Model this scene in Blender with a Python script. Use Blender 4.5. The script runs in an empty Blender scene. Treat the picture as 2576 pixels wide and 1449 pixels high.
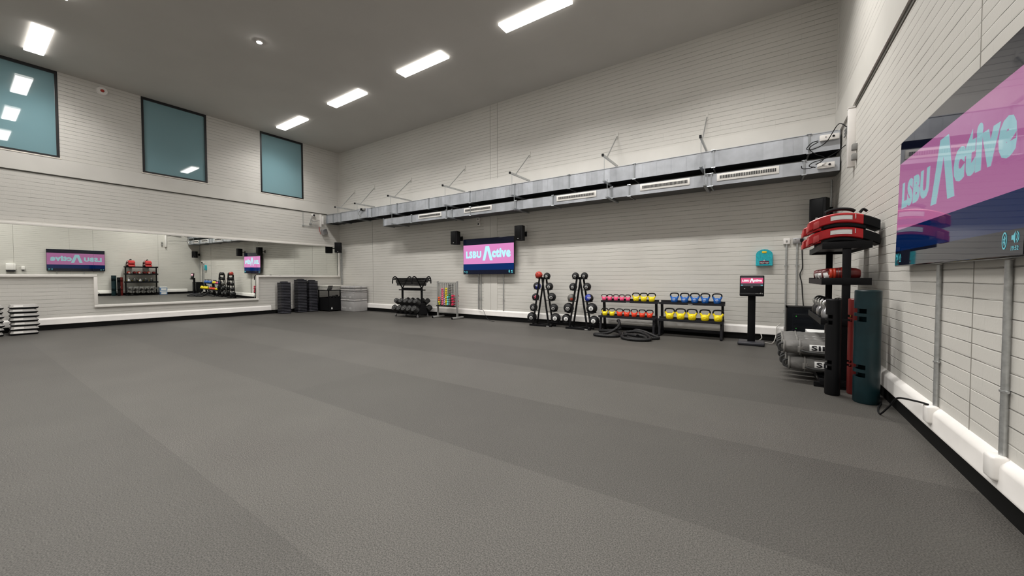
import bpy, bmesh, math, random
import numpy as np
from mathutils import Matrix, Vector

PI = math.pi
random.seed(7)
S = bpy.context.scene
C = S.collection

# ------------------------------------------------------------------ camera, world, exposure
F_PX, YAW, PITCH, ROLL = 943.155, math.radians(33.6392), math.radians(1.5494), math.radians(-0.1104)
cam_d = bpy.data.cameras.new('camera'); cam_d.sensor_width = 36.0; cam_d.lens = 36.0 * F_PX / 2576
cam_d.clip_start = 0.05; cam_d.clip_end = 200
cam = bpy.data.objects.new('camera', cam_d); C.objects.link(cam)
fw = Vector((-math.sin(YAW) * math.cos(PITCH), math.cos(YAW) * math.cos(PITCH), -math.sin(PITCH)))
rt = Vector((math.cos(YAW), math.sin(YAW), 0)); up = rt.cross(fw)
r2 = rt * math.cos(ROLL) + up * math.sin(ROLL); u2 = -rt * math.sin(ROLL) + up * math.cos(ROLL)
cam.matrix_world = Matrix(((r2.x, u2.x, -fw.x, 0), (r2.y, u2.y, -fw.y, 0), (r2.z, u2.z, -fw.z, 1.45), (0, 0, 0, 1)))
S.camera = cam
W = bpy.data.worlds.new('world'); S.world = W; W.use_nodes = True
W.node_tree.nodes['Background'].inputs[0].default_value = (0.02, 0.03, 0.05, 1)
W.node_tree.nodes['Background'].inputs[1].default_value = 0.3
S.view_settings.view_transform = 'Standard'; S.view_settings.look = 'None'
S.view_settings.exposure = 0.0; S.view_settings.gamma = 1.0; S.view_settings.use_curve_mapping = False
S.cycles.max_bounces = 10; S.cycles.diffuse_bounces = 6; S.cycles.glossy_bounces = 5
S.cycles.sample_clamp_indirect = 6.0
PANEL_STRENGTH = 14.0     # the diffuser's own glow
PANEL_WATT = 120.0        # light thrown down by each panel
PANEL_SPREAD = math.radians(132)

# room: camera stands at x=0, y=0
XL, XR, YB, YF, H = -16.77, 1.27, 10.37, -8.0, 7.34
MIR_A = 0.010                       # the wall mirror leans forward by this slope

# ------------------------------------------------------------------ materials
def lin(c):
    c = c / 255.0
    return c / 12.92 if c <= 0.04045 else ((c + 0.055) / 1.055) ** 2.4
def rgb(r, g, b): return (lin(r), lin(g), lin(b), 1.0)

def mat(name, col, rough=0.5, metal=0.0, spec=0.5, noise=0.0, nscale=20.0, bump=0.0, bscale=60.0, emit=None, estr=0.0, coat=0.0, alpha=None, trans=0.0, ior=None):
    m = bpy.data.materials.new(name); m.use_nodes = True
    nt = m.node_tree; N = nt.nodes; L = nt.links
    b = N['Principled BSDF']
    b.inputs['Base Color'].default_value = col
    b.inputs['Roughness'].default_value = rough
    b.inputs['Metallic'].default_value = metal
    b.inputs['Specular IOR Level'].default_value = spec
    if ior: b.inputs['IOR'].default_value = ior
    if coat: b.inputs['Coat Weight'].default_value = coat; b.inputs['Coat Roughness'].default_value = 0.03
    if trans: b.inputs['Transmission Weight'].default_value = trans
    if emit:
        b.inputs['Emission Color'].default_value = emit; b.inputs['Emission Strength'].default_value = estr
    tc = N.new('ShaderNodeTexCoord')
    if noise > 0:
        n = N.new('ShaderNodeTexNoise'); n.inputs['Scale'].default_value = nscale; n.inputs['Detail'].default_value = 4
        L.new(tc.outputs['Object'], n.inputs['Vector'])
        r = N.new('ShaderNodeMapRange'); r.inputs['From Min'].default_value = 0.3; r.inputs['From Max'].default_value = 0.7
        r.inputs['To Min'].default_value = 1 - noise; r.inputs['To Max'].default_value = 1 + noise
        L.new(n.outputs['Fac'], r.inputs['Value'])
        v = N.new('ShaderNodeVectorMath'); v.operation = 'SCALE'; v.inputs[0].default_value = col[:3]
        L.new(r.outputs[0], v.inputs['Scale']); L.new(v.outputs[0], b.inputs['Base Color'])
    if bump > 0:
        n2 = N.new('ShaderNodeTexNoise'); n2.inputs['Scale'].default_value = bscale; n2.inputs['Detail'].default_value = 3
        L.new(tc.outputs['Object'], n2.inputs['Vector'])
        bp = N.new('ShaderNodeBump'); bp.inputs['Strength'].default_value = bump; bp.inputs['Distance'].default_value = 0.01
        L.new(n2.outputs['Fac'], bp.inputs['Height']); L.new(bp.outputs[0], b.inputs['Normal'])
    return m

WALL_COL = (0.60, 0.582, 0.545, 1)
def brick_mat(name, horiz, joint=1.0):
    """painted block wall: courses 0.11 m, paint filling most joints; horiz = 'X' or 'Y' runs along the wall"""
    m = bpy.data.materials.new(name); m.use_nodes = True
    nt = m.node_tree; N = nt.nodes; L = nt.links; b = N['Principled BSDF']
    b.inputs['Roughness'].default_value = 0.6; b.inputs['Specular IOR Level'].default_value = 0.35
    geo = N.new('ShaderNodeNewGeometry'); sep = N.new('ShaderNodeSeparateXYZ'); L.new(geo.outputs['Position'], sep.inputs[0])
    cmb = N.new('ShaderNodeCombineXYZ'); L.new(sep.outputs[horiz], cmb.inputs['X']); L.new(sep.outputs['Z'], cmb.inputs['Y'])
    def math_(op, a, bb=None, c=None):
        n = N.new('ShaderNodeMath'); n.operation = op
        for i, v in enumerate((a, bb, c)):
            if v is None: continue
            if isinstance(v, (int, float)): n.inputs[i].default_value = v
            else: L.new(v, n.inputs[i])
        return n.outputs[0]
    # wobble the course lines slightly
    wn = N.new('ShaderNodeTexNoise'); wn.inputs['Scale'].default_value = 2.2; L.new(cmb.outputs[0], wn.inputs['Vector'])
    zz = math_('MULTIPLY_ADD', wn.outputs['Fac'], 0.014, sep.outputs['Z'])
    ph = math_('FRACT', math_('DIVIDE', zz, 0.1085))
    d = math_('ABSOLUTE', math_('SUBTRACT', ph, 0.5))          # 0.5 at a joint
    hor = N.new('ShaderNodeMapRange'); hor.interpolation_type = 'SMOOTHSTEP'
    hor.inputs['From Min'].default_value = 0.5 - 0.055; hor.inputs['From Max'].default_value = 0.5 - 0.01
    L.new(d, hor.inputs['Value'])
    # stretched noise: where the joint is open / filled with paint
    mp = N.new('ShaderNodeMapping'); mp.inputs['Scale'].default_value = (1.6, 9.2, 1); L.new(cmb.outputs[0], mp.inputs['Vector'])
    dn = N.new('ShaderNodeTexNoise'); dn.inputs['Scale'].default_value = 1.0; dn.inputs['Detail'].default_value = 3; L.new(mp.outputs[0], dn.inputs['Vector'])
    dr = N.new('ShaderNodeMapRange'); dr.inputs['From Min'].default_value = 0.42; dr.inputs['From Max'].default_value = 0.62
    dr.inputs['To Min'].default_value = 0.10; dr.inputs['To Max'].default_value = 1.0
    L.new(dn.outputs['Fac'], dr.inputs['Value'])
    br = N.new('ShaderNodeTexBrick'); br.inputs['Scale'].default_value = 1.0; br.inputs['Brick Width'].default_value = 0.434
    br.inputs['Row Height'].default_value = 0.217; br.inputs['Mortar Size'].default_value = 0.004; br.inputs['Mortar Smooth'].default_value = 0.5
    br.inputs['Color1'].default_value = (0, 0, 0, 1); br.inputs['Color2'].default_value = (0.0, 0.0, 0.0, 1); br.inputs['Mortar'].default_value = (1, 1, 1, 1)
    L.new(cmb.outputs[0], br.inputs['Vector'])
    line = math_('MULTIPLY', hor.outputs[0], dr.outputs[0])
    # tone: slight patchiness of the paint
    pn = N.new('ShaderNodeTexNoise'); pn.inputs['Scale'].default_value = 0.7; pn.inputs['Detail'].default_value = 5; L.new(cmb.outputs[0], pn.inputs['Vector'])
    tone = math_('MULTIPLY_ADD', pn.outputs['Fac'], 0.12, 0.94)
    dark = math_('SUBTRACT', 1.0, math_('MULTIPLY', line, 0.42 * joint))
    fac = math_('MULTIPLY', tone, dark)
    v = N.new('ShaderNodeVectorMath'); v.operation = 'SCALE'; v.inputs[0].default_value = WALL_COL[:3]; L.new(fac, v.inputs['Scale'])
    L.new(v.outputs[0], b.inputs['Base Color'])
    fn = N.new('ShaderNodeTexNoise'); fn.inputs['Scale'].default_value = 45; fn.inputs['Detail'].default_value = 3; L.new(geo.outputs['Position'], fn.inputs['Vector'])
    hgt = math_('SUBTRACT', math_('MULTIPLY', fn.outputs['Fac'], 0.12), math_('ADD', math_('MULTIPLY', hor.outputs[0], math_('MULTIPLY_ADD', dr.outputs[0], 0.6, 0.35)), math_('MULTIPLY', br.outputs['Fac'], 0.12)))
    bp = N.new('ShaderNodeBump'); bp.inputs['Strength'].default_value = 1.0; bp.inputs['Distance'].default_value = 0.008
    L.new(hgt, bp.inputs['Height']); L.new(bp.outputs[0], b.inputs['Normal'])
    return m

def floor_mat():
    m = bpy.data.materials.new('rubber_floor'); m.use_nodes = True
    nt = m.node_tree; N = nt.nodes; L = nt.links; b = N['Principled BSDF']
    b.inputs['Roughness'].default_value = 0.55; b.inputs['Specular IOR Level'].default_value = 0.28
    geo = N.new('ShaderNodeNewGeometry'); sep = N.new('ShaderNodeSeparateXYZ'); L.new(geo.outputs['Position'], sep.inputs[0])
    def math_(op, a, bb=None, c=None):
        n = N.new('ShaderNodeMath'); n.operation = op
        for i, v in enumerate((a, bb, c)):
            if v is None: continue
            if isinstance(v, (int, float)): n.inputs[i].default_value = v
            else: L.new(v, n.inputs[i])
        return n.outputs[0]
    row_f = math_('DIVIDE', math_('ADD', sep.outputs['Y'], 20 * 1.4 - 1.0), 1.4)
    row = math_('FLOOR', row_f)
    colf = math_('FLOOR', math_('DIVIDE', math_('ADD', sep.outputs['X'], math_('MULTIPLY_ADD', math_('MODULO', row, 2.0), 5.0, 30.0)), 10.0))
    cm = N.new('ShaderNodeCombineXYZ'); L.new(row, cm.inputs['X']); L.new(colf, cm.inputs['Y'])
    wn = N.new('ShaderNodeTexWhiteNoise'); wn.noise_dimensions = '2D'; L.new(cm.outputs[0], wn.inputs['Vector'])
    tone = math_('ADD', math_('MULTIPLY_ADD', wn.outputs['Value'], 0.08, 1.03), math_('MULTIPLY', math_('MODULO', row, 2.0), -0.15))
    # thin seam line
    fr = math_('FRACT', row_f); ed = math_('ABSOLUTE', math_('SUBTRACT', fr, 0.5))
    seam = math_('GREATER_THAN', ed, 0.4982)
    tone = math_('MULTIPLY', tone, math_('SUBTRACT', 1.0, math_('MULTIPLY', seam, 0.12)))
    n1 = N.new('ShaderNodeTexNoise'); n1.inputs['Scale'].default_value = 130; n1.inputs['Detail'].default_value = 2; L.new(geo.outputs['Position'], n1.inputs['Vector'])
    sp = N.new('ShaderNodeMapRange'); sp.inputs['From Min'].default_value = 0.35; sp.inputs['From Max'].default_value = 0.68
    sp.inputs['To Min'].default_value = 0.52; sp.inputs['To Max'].default_value = 1.50; L.new(n1.outputs['Fac'], sp.inputs['Value'])
    n2 = N.new('ShaderNodeTexNoise'); n2.inputs['Scale'].default_value = 1.1; n2.inputs['Detail'].default_value = 6; L.new(geo.outputs['Position'], n2.inputs['Vector'])
    tt = math_('MULTIPLY', tone, math_('MULTIPLY', sp.outputs[0], math_('MULTIPLY_ADD', n2.outputs['Fac'], 0.3, 0.85)))
    # scattered pale crumbs
    vo = N.new('ShaderNodeTexVoronoi'); vo.inputs['Scale'].default_value = 55; L.new(geo.outputs['Position'], vo.inputs['Vector'])
    cr = math_('MULTIPLY', math_('LESS_THAN', vo.outputs['Distance'], 0.10), 0.55)
    tt = math_('ADD', tt, cr)
    v = N.new('ShaderNodeVectorMath'); v.operation = 'SCALE'; v.inputs[0].default_value = FLOOR_COL; L.new(tt, v.inputs['Scale'])
    L.new(v.outputs[0], b.inputs['Base Color'])
    bp = N.new('ShaderNodeBump'); bp.inputs['Strength'].default_value = 0.22; bp.inputs['Distance'].default_value = 0.003
    L.new(n1.outputs['Fac'], bp.inputs['Height']); L.new(bp.outputs[0], b.inputs['Normal'])
    return m

FLOOR_COL = (0.070, 0.066, 0.060)
M = dict(
    brick_x=brick_mat('painted_brick_back', 'X', 0.62), brick_y=brick_mat('painted_brick_side', 'Y', 1.0),
    band=mat('painted_concrete', (0.62, 0.602, 0.565, 1), 0.55, noise=0.04, nscale=1.5),
    joint=mat('movement_joint', (0.30, 0.285, 0.26, 1), 0.8),
    band_shade=mat('painted_band_shadow', (0.12, 0.115, 0.10, 1), 0.8),  # dark colour that paints the shadow line below the concrete band
    ceil=mat('ceiling_paint', (0.50, 0.48, 0.45, 1), 0.8, noise=0.03, nscale=0.8),
    floor=floor_mat(),
    white_pl=mat('white_plastic', (0.78, 0.755, 0.73, 1), 0.35, noise=0.03, nscale=6),
    frame_w=mat('white_frame_paint', (0.80, 0.77, 0.73, 1), 0.4),
    black_rub=mat('black_rubber', (0.005, 0.005, 0.005, 1), 0.7, spec=0.15),
    mirror=mat('mirror_silver', (0.90, 0.92, 0.88, 1), 0.004, metal=1.0),
    black_fr=mat('black_window_frame', (0.012, 0.012, 0.014, 1), 0.35),
    teal=mat('teal_glass', (0.20, 0.345, 0.385, 1), 0.02, spec=0.5, ior=1.75, coat=0.6),
    sill=mat('weathered_sill', (0.66, 0.61, 0.55, 1), 0.6, noise=0.18, nscale=14),
    lamp=mat('lamp_diffuser', (0.9, 0.9, 0.9, 1), 0.4, emit=(1.0, 0.98, 0.94, 1), estr=PANEL_STRENGTH),
    lampfr=mat('lamp_frame_glow', (0.85, 0.85, 0.85, 1), 0.4, emit=(1, 0.97, 0.92, 1), estr=4.0),  # frame is made to glow too, for a halo on the ceiling
    spot=mat('spot_lens', (1, 1, 1, 1), 0.3, emit=(1.0, 0.98, 0.95, 1), estr=260.0),
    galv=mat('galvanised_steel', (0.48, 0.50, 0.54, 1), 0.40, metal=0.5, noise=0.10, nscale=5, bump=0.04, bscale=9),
    galv_dark=mat('galvanised_joint', (0.40, 0.42, 0.44, 1), 0.4, metal=0.9),
    galv_pipe=mat('galvanised_pipe', (0.50, 0.51, 0.51, 1), 0.38, metal=0.8, noise=0.15, nscale=30),
    duct_black=mat('duct_black_underside', (0.006, 0.006, 0.007, 1), 0.8, spec=0.1),  # near-black colour for the underside of the upper duct
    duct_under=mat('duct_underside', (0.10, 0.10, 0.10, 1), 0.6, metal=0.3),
    grille=mat('grille_white', (0.72, 0.70, 0.67, 1), 0.4),
    grille_hole=mat('grille_slots', (0.03, 0.03, 0.03, 1), 0.8),
    bk=mat('black_powder_coat', (0.005, 0.005, 0.006, 1), 0.5, spec=0.16, bump=0.1, bscale=300),
    bk_matt=mat('black_matt', (0.006, 0.006, 0.007, 1), 0.7, spec=0.2),
    charcoal=mat('charcoal_metal', (0.015, 0.015, 0.018, 1), 0.5, spec=0.2),
    bkgloss=mat('black_gloss', (0.008, 0.008, 0.010, 1), 0.12, coat=0.3),
    rubber=mat('ball_rubber', (0.008, 0.008, 0.009, 1), 0.5, spec=0.28, bump=0.15, bscale=350),
    plate=mat('plate_rubber', (0.018, 0.018, 0.018, 1), 0.5, spec=0.3, noise=0.2, nscale=30),
    platering=mat('plate_ring', (0.13, 0.13, 0.13, 1), 0.4),
    chrome=mat('chrome', (0.80, 0.80, 0.80, 1), 0.15, metal=1.0),
    silver=mat('silver_paint', (0.36, 0.36, 0.35, 1), 0.4, metal=0.35, noise=0.08, nscale=10),
    label=mat('white_print', (0.75, 0.75, 0.74, 1), 0.5),
    red=mat('red_vinyl', (0.42, 0.010, 0.013, 1), 0.38, noise=0.08, nscale=12, bump=0.15, bscale=40),
    red_d=mat('red_strap', (0.45, 0.05, 0.05, 1), 0.5),
    maroon=mat('maroon_leather', (0.12, 0.010, 0.010, 1), 0.3, bump=0.2, bscale=50),
    orange_red=mat('orange_red_leather', (0.50, 0.035, 0.012, 1), 0.35),
    redball=mat('red_ball', (0.42, 0.035, 0.022, 1), 0.45),
    blueball=mat('blue_ball', (0.018, 0.035, 0.30, 1), 0.42),
    greyball=mat('grey_ball', (0.11, 0.105, 0.095, 1), 0.5),
    pinkstar=mat('pink_patch', (0.42, 0.07, 0.11, 1), 0.5),
    kpink=mat('pink_vinyl', (0.80, 0.075, 0.20, 1), 0.35), kyel=mat('yellow_vinyl', (0.85, 0.66, 0.008, 1), 0.33),
    kred=mat('red_orange_vinyl', (0.70, 0.045, 0.012, 1), 0.3), kblue=mat('blue_vinyl', (0.012, 0.11, 0.42, 1), 0.3),
    d_pink=mat('dumbbell_pink', (0.78, 0.14, 0.24, 1), 0.4), d_yel=mat('dumbbell_yellow', (0.72, 0.62, 0.02, 1), 0.4),
    d_lil=mat('dumbbell_lilac', (0.50, 0.36, 0.60, 1), 0.4), d_cyan=mat('dumbbell_cyan', (0.13, 0.58, 0.66, 1), 0.4),
    d_grey=mat('dumbbell_grey', (0.15, 0.15, 0.15, 1), 0.4), d_green=mat('dumbbell_green', (0.01, 0.20, 0.10, 1), 0.4),
    d_black=mat('dumbbell_black', (0.02, 0.02, 0.02, 1), 0.4), d_crim=mat('dumbbell_crimson', (0.55, 0.02, 0.07, 1), 0.35),
    d_or=mat('dumbbell_orange', (0.72, 0.10, 0.02, 1), 0.4),
    step=mat('step_plastic', (0.008, 0.008, 0.011, 1), 0.5, spec=0.2, noise=0.1), steprim=mat('step_rim', (0.075, 0.075, 0.092, 1), 0.42),
    stepgrey=mat('step_grey', (0.40, 0.385, 0.37, 1), 0.5, noise=0.15, nscale=6), steppatch=mat('step_patch', (0.62, 0.60, 0.575, 1), 0.5),
    plyo=mat('grey_pvc', (0.37, 0.36, 0.36, 1), 0.45, noise=0.06, nscale=4, bump=0.5, bscale=7),
    plyo_l=mat('light_grey_pvc', (0.50, 0.48, 0.47, 1), 0.45, bump=0.4, bscale=9),
    matgrey=mat('mat_grey', (0.44, 0.43, 0.40, 1), 0.6, noise=0.1), matlight=mat('mat_light', (0.63, 0.61, 0.56, 1), 0.6),
    bag=mat('sandbag_fabric', (0.125, 0.121, 0.115, 1), 0.75, noise=0.3, nscale=6, bump=1.0, bscale=11),
    bagstrap=mat('sandbag_strap', (0.17, 0.165, 0.155, 1), 0.7), bagdark=mat('sandbag_dark', (0.03, 0.03, 0.03, 1), 0.7),
    tgreen=mat('dark_green_rubber', (0.004, 0.020, 0.025, 1), 0.4, spec=0.35, noise=0.25, nscale=5), tred=mat('dark_red_rubber', (0.14, 0.010, 0.008, 1), 0.4),
    tblack=mat('black_tube_rubber', (0.005, 0.005, 0.006, 1), 0.5, spec=0.2),
    tealbox=mat('teal_clear_plastic', (0.004, 0.38, 0.47, 1), 0.15, noise=0.25, nscale=40, coat=0.4),
    yellow=mat('yellow_plastic', (0.85, 0.55, 0.02, 1), 0.4), dred=mat('dark_red_print', (0.10, 0.015, 0.04, 1), 0.5),
    alu=mat('brushed_socket', (0.50, 0.50, 0.52, 1), 0.3, metal=0.9),
    grey_pl=mat('grey_plastic', (0.25, 0.25, 0.24, 1), 0.5), cable_w=mat('white_cable', (0.55, 0.53, 0.50, 1), 0.5),
    bluepl=mat('blue_plastic', (0.03, 0.10, 0.35, 1), 0.4), boxblue=mat('box_blue_print', (0.10, 0.22, 0.45, 1), 0.5),
    led_g=mat('green_led', (0, 0.6, 0.1, 1), 0.4, emit=(0.1, 1, 0.1, 1), estr=4), led_b=mat('blue_led', (0, 0.1, 0.8, 1), 0.4, emit=(0.03, 0.15, 1, 1), estr=5),
    dkglass=mat('smoked_glass', (0.10, 0.11, 0.13, 1), 0.03, trans=0.9, ior=1.2),
    device=mat('device_black', (0.03, 0.032, 0.036, 1), 0.35), kiosk=mat('kiosk_base_grey', (0.028, 0.028, 0.034, 1), 0.45, spec=0.3),
    redsensor=mat('red_sounder', (0.4, 0.03, 0.02, 1), 0.4),
)
def panel_tone(m, step):  # random tone per duct panel paints the uneven brightness of tilted panels
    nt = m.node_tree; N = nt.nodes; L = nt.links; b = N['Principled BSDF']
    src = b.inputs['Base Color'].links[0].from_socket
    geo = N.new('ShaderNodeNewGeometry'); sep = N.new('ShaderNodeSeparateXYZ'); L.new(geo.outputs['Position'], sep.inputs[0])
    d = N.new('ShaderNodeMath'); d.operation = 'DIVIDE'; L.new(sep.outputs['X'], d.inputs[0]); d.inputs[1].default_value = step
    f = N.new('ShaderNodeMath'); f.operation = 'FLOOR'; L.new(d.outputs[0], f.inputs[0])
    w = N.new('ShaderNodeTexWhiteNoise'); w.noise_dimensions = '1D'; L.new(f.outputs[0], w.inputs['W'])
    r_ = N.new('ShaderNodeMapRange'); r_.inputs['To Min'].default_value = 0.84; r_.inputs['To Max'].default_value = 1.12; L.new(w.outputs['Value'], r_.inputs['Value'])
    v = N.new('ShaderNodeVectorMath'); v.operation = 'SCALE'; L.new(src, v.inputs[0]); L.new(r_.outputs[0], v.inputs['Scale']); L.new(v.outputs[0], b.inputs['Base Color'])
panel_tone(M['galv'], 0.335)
def screen_mats(tag_, k, spec=0.5):
    def sm(n, c, e=None, s=1.0): return mat(tag_ + n, c, 0.03, spec=spec, emit=e or c, estr=s * k, ior=1.5)
    return [sm('_black', (0.004, 0.005, 0.012, 1), s=1.0), sm('_pink', (0.02, 0.01, 0.02, 1), rgb(222, 138, 196), 1.0),
            sm('_navy', (0.002, 0.005, 0.02, 1), rgb(0, 38, 92), 1.0), sm('_cyan', (0.05, 0.05, 0.05, 1), rgb(185, 243, 252), 1.0),
            sm('_icon', (0.02, 0.03, 0.03, 1), rgb(110, 230, 245), 1.0)]

# ------------------------------------------------------------------ mesh helpers
def merge(bm, t, mi=0, smooth=True):
    vm = {}
    for v in t.verts: vm[v] = bm.verts.new(v.co)
    for f in t.faces:
        try:
            nf = bm.faces.new([vm[v] for v in f.verts]); nf.material_index = mi; nf.smooth = smooth
        except ValueError: pass
    t.free()
def box(bm, x0, x1, y0, y1, z0, z1, mi=0, bev=0.0, seg=2, R=None):
    t = bmesh.new(); bmesh.ops.create_cube(t, size=1)
    c = Vector(((x0 + x1) / 2, (y0 + y1) / 2, (z0 + z1) / 2)); s = Vector((abs(x1 - x0), abs(y1 - y0), abs(z1 - z0)))
    for v in t.verts: v.co = Vector((v.co.x * s.x, v.co.y * s.y, v.co.z * s.z))
    if bev > 0: bmesh.ops.bevel(t, geom=list(t.edges), offset=min(bev, min(s) * 0.49), segments=seg, affect='EDGES', profile=0.5)
    for v in t.verts: v.co = (R @ v.co if R is not None else v.co) + c
    merge(bm, t, mi)
def cyl(bm, p0, p1, r0, r1=None, seg=16, mi=0, cap=True):
    p0 = Vector(p0); p1 = Vector(p1); r1 = r0 if r1 is None else r1
    d = (p1 - p0).normalized(); a = d.orthogonal().normalized(); b = d.cross(a)
    A = [bm.verts.new(p0 + (a * math.cos(2 * PI * i / seg) + b * math.sin(2 * PI * i / seg)) * r0) for i in range(seg)]
    B = [bm.verts.new(p1 + (a * math.cos(2 * PI * i / seg) + b * math.sin(2 * PI * i / seg)) * r1) for i in range(seg)]
    for i in range(seg):
        f = bm.faces.new((A[i], A[(i + 1) % seg], B[(i + 1) % seg], B[i])); f.smooth = True; f.material_index = mi
    if cap:
        for q in (A[::-1], B):
            f = bm.faces.new(q); f.material_index = mi; f.smooth = True
def spline(pts, n=8, closed=False):
    P = [Vector(p) for p in pts]; out = []; m = len(P)
    rng = range(m) if closed else range(m - 1)
    for i in rng:
        if closed: a, b, c, d = P[(i - 1) % m], P[i], P[(i + 1) % m], P[(i + 2) % m]
        else: a, b, c, d = P[max(i - 1, 0)], P[i], P[i + 1], P[min(i + 2, m - 1)]
        for k in range(n):
            t = k / n
            out.append(0.5 * ((2 * b) + (c - a) * t + (2 * a - 5 * b + 4 * c - d) * t * t + (-a + 3 * b - 3 * c + d) * t ** 3))
    if not closed: out.append(P[-1])
    return out
def tube(bm, pts, r, seg=8, closed=False, mi=0, cap=True):
    P = [Vector(p) for p in pts]; n = len(P); rings = []
    prev = None
    for i in range(n):
        if closed: d = P[(i + 1) % n] - P[(i - 1) % n]
        else: d = P[min(i + 1, n - 1)] - P[max(i - 1, 0)]
        d.normalize()
        a = d.orthogonal() if prev is None else (prev - d * prev.dot(d))
        a.normalize(); prev = a; b = d.cross(a)
        rr = r[i] if isinstance(r, (list, tuple)) else r
        rings.append([bm.verts.new(P[i] + (a * math.cos(2 * PI * k / seg) + b * math.sin(2 * PI * k / seg)) * rr) for k in range(seg)])
    for i in range(n if closed else n - 1):
        A, B = rings[i], rings[(i + 1) % n]
        for k in range(seg):
            f = bm.faces.new((A[k], A[(k + 1) % seg], B[(k + 1) % seg], B[k])); f.smooth = True; f.material_index = mi
    if cap and not closed:
        for q in (rings[0][::-1], rings[-1]):
            f = bm.faces.new(q); f.material_index = mi
def lathe(bm, prof, seg=24, M4=None, mi=0, mis=None, loop=False):
    rings = []
    for (r, z) in prof:
        rings.append([bm.verts.new((M4 @ Vector((r * math.cos(2 * PI * k / seg), r * math.sin(2 * PI * k / seg), z))) if M4 else Vector((r * math.cos(2 * PI * k / seg), r * math.sin(2 * PI * k / seg), z))) for k in range(seg)])
    for i in range(len(rings) - 1):
        for k in range(seg):
            f = bm.faces.new((rings[i][k], rings[i][(k + 1) % seg], rings[i + 1][(k + 1) % seg], rings[i + 1][k])); f.smooth = True
            f.material_index = mis[i] if mis else mi
    if loop:
        for k in range(seg):
            f = bm.faces.new((rings[-1][k], rings[-1][(k + 1) % seg], rings[0][(k + 1) % seg], rings[0][k])); f.material_index = mi
        return
    f = bm.faces.new(rings[0][::-1]); f.material_index = mis[0] if mis else mi
    f = bm.faces.new(rings[-1]); f.material_index = mis[-1] if mis else mi
def prism(bm, poly, fn, d0, d1, mi=0, cap=True):
    """poly of (u,v); fn(u,v,d)->xyz; extruded from d0 to d1"""
    A = [bm.verts.new(fn(u, v, d0)) for u, v in poly]; B = [bm.verts.new(fn(u, v, d1)) for u, v in poly]
    n = len(poly)
    for i in range(n):
        f = bm.faces.new((A[i], A[(i + 1) % n], B[(i + 1) % n], B[i])); f.material_index = mi; f.smooth = True
    if cap:
        for q in (A[::-1], B):
            f = bm.faces.new(q); f.material_index = mi
def poly(bm, pts, mi=0):
    f = bm.faces.new([bm.verts.new(p) for p in pts]); f.material_index = mi
def sphere(bm, c, r, mi=0, seg=24, rings=14, sc=(1, 1, 1)):
    prof = [(max(math.sin(PI * i / rings), 1e-4) * r, -math.cos(PI * i / rings) * r) for i in range(rings + 1)]
    M4 = Matrix.Translation(c) @ Matrix.Diagonal((sc[0], sc[1], sc[2], 1))
    lathe(bm, prof, seg, M4, mi)

_tx = {}
def text_geo(s, off=0.0, fine=False):
    key = (s, off, fine)
    if key in _tx: return _tx[key]
    cu = bpy.data.curves.new('t', 'FONT'); cu.body = s; cu.size = 1; cu.offset = off; cu.resolution_u = 3; cu.space_character = 1.0 + off * 2.2
    o = bpy.data.objects.new('t', cu); C.objects.link(o); bpy.context.view_layer.update()
    me = o.evaluated_get(bpy.context.evaluated_depsgraph_get()).to_mesh()
    if fine:
        b_ = bmesh.new(); b_.from_mesh(me); bmesh.ops.triangulate(b_, faces=b_.faces)
        for _ in range(6):
            long_ = [e_ for e_ in b_.edges if e_.calc_length() > 0.16]
            if not long_: break
            bmesh.ops.subdivide_edges(b_, edges=long_, cuts=1); bmesh.ops.triangulate(b_, faces=[f_ for f_ in b_.faces if len(f_.verts) > 3])
        b_.verts.index_update()
        V = [tuple(v.co) for v in b_.verts]; Fc = [tuple(v.index for v in f_.verts) for f_ in b_.faces]; b_.free()
    else:
        V = [tuple(v.co) for v in me.vertices]; Fc = [tuple(p.vertices) for p in me.polygons]
    bpy.data.objects.remove(o); bpy.data.curves.remove(cu)
    xs = [v[0] for v in V]; ys = [v[1] for v in V]
    _tx[key] = (V, Fc, min(xs), max(xs), min(ys), max(ys)); return _tx[key]
def text(bm, s, fn, u0, u1, v0, v1, mi=0, off=0.0, fine=False):
    """fit the text into the box (u0..u1, v0..v1); fn(u,v)->xyz"""
    V, Fc, x0, x1, y0, y1 = text_geo(s, off, fine)
    vs = [bm.verts.new(fn(u0 + (x - x0) / (x1 - x0) * (u1 - u0), v0 + (y - y0) / (y1 - y0) * (v1 - v0))) for x, y, _ in V]
    for f in Fc:
        try:
            g = bm.faces.new([vs[i] for i in f]); g.material_index = mi
        except ValueError: pass

def finish(name, bm, mats, parent=None, label=None, sharp=0.6, loc=None, normals=True):
    me = bpy.data.meshes.new(name)
    if normals: bmesh.ops.recalc_face_normals(bm, faces=bm.faces)
    bm.to_mesh(me); bm.free()
    for m in (mats if isinstance(mats, (list, tuple)) else [mats]): me.materials.append(m)
    try: me.set_sharp_from_angle(angle=sharp)
    except Exception: pass
    o = bpy.data.objects.new(name, me); C.objects.link(o)
    if parent is not None: o.parent = parent
    if label: o['label'] = label
    if loc is not None: o.location = loc
    return o
def tag(o, label, cat, group=None, kind=None):
    o['label'] = label; o['category'] = cat
    if group: o['group'] = group
    if kind: o['kind'] = kind
    return o
def thing(name, label, cat, loc=(0, 0, 0), rz=0.0, group=None):
    o = bpy.data.objects.new(name, None); C.objects.link(o); o.empty_display_size = 0.05
    o.location = loc; o.rotation_euler = (0, 0, rz)
    return tag(o, label, cat, group)
def struct(name, bm, mats, label=None, parent=None):
    o = finish(name, bm, mats, parent)
    if parent is None: o['kind'] = 'structure'
    if label: o['label'] = label
    return o
def kid(e, n):
    for c in e.children:
        if c.name.split('.')[0] == n: return c
    raise KeyError(n)
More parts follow.
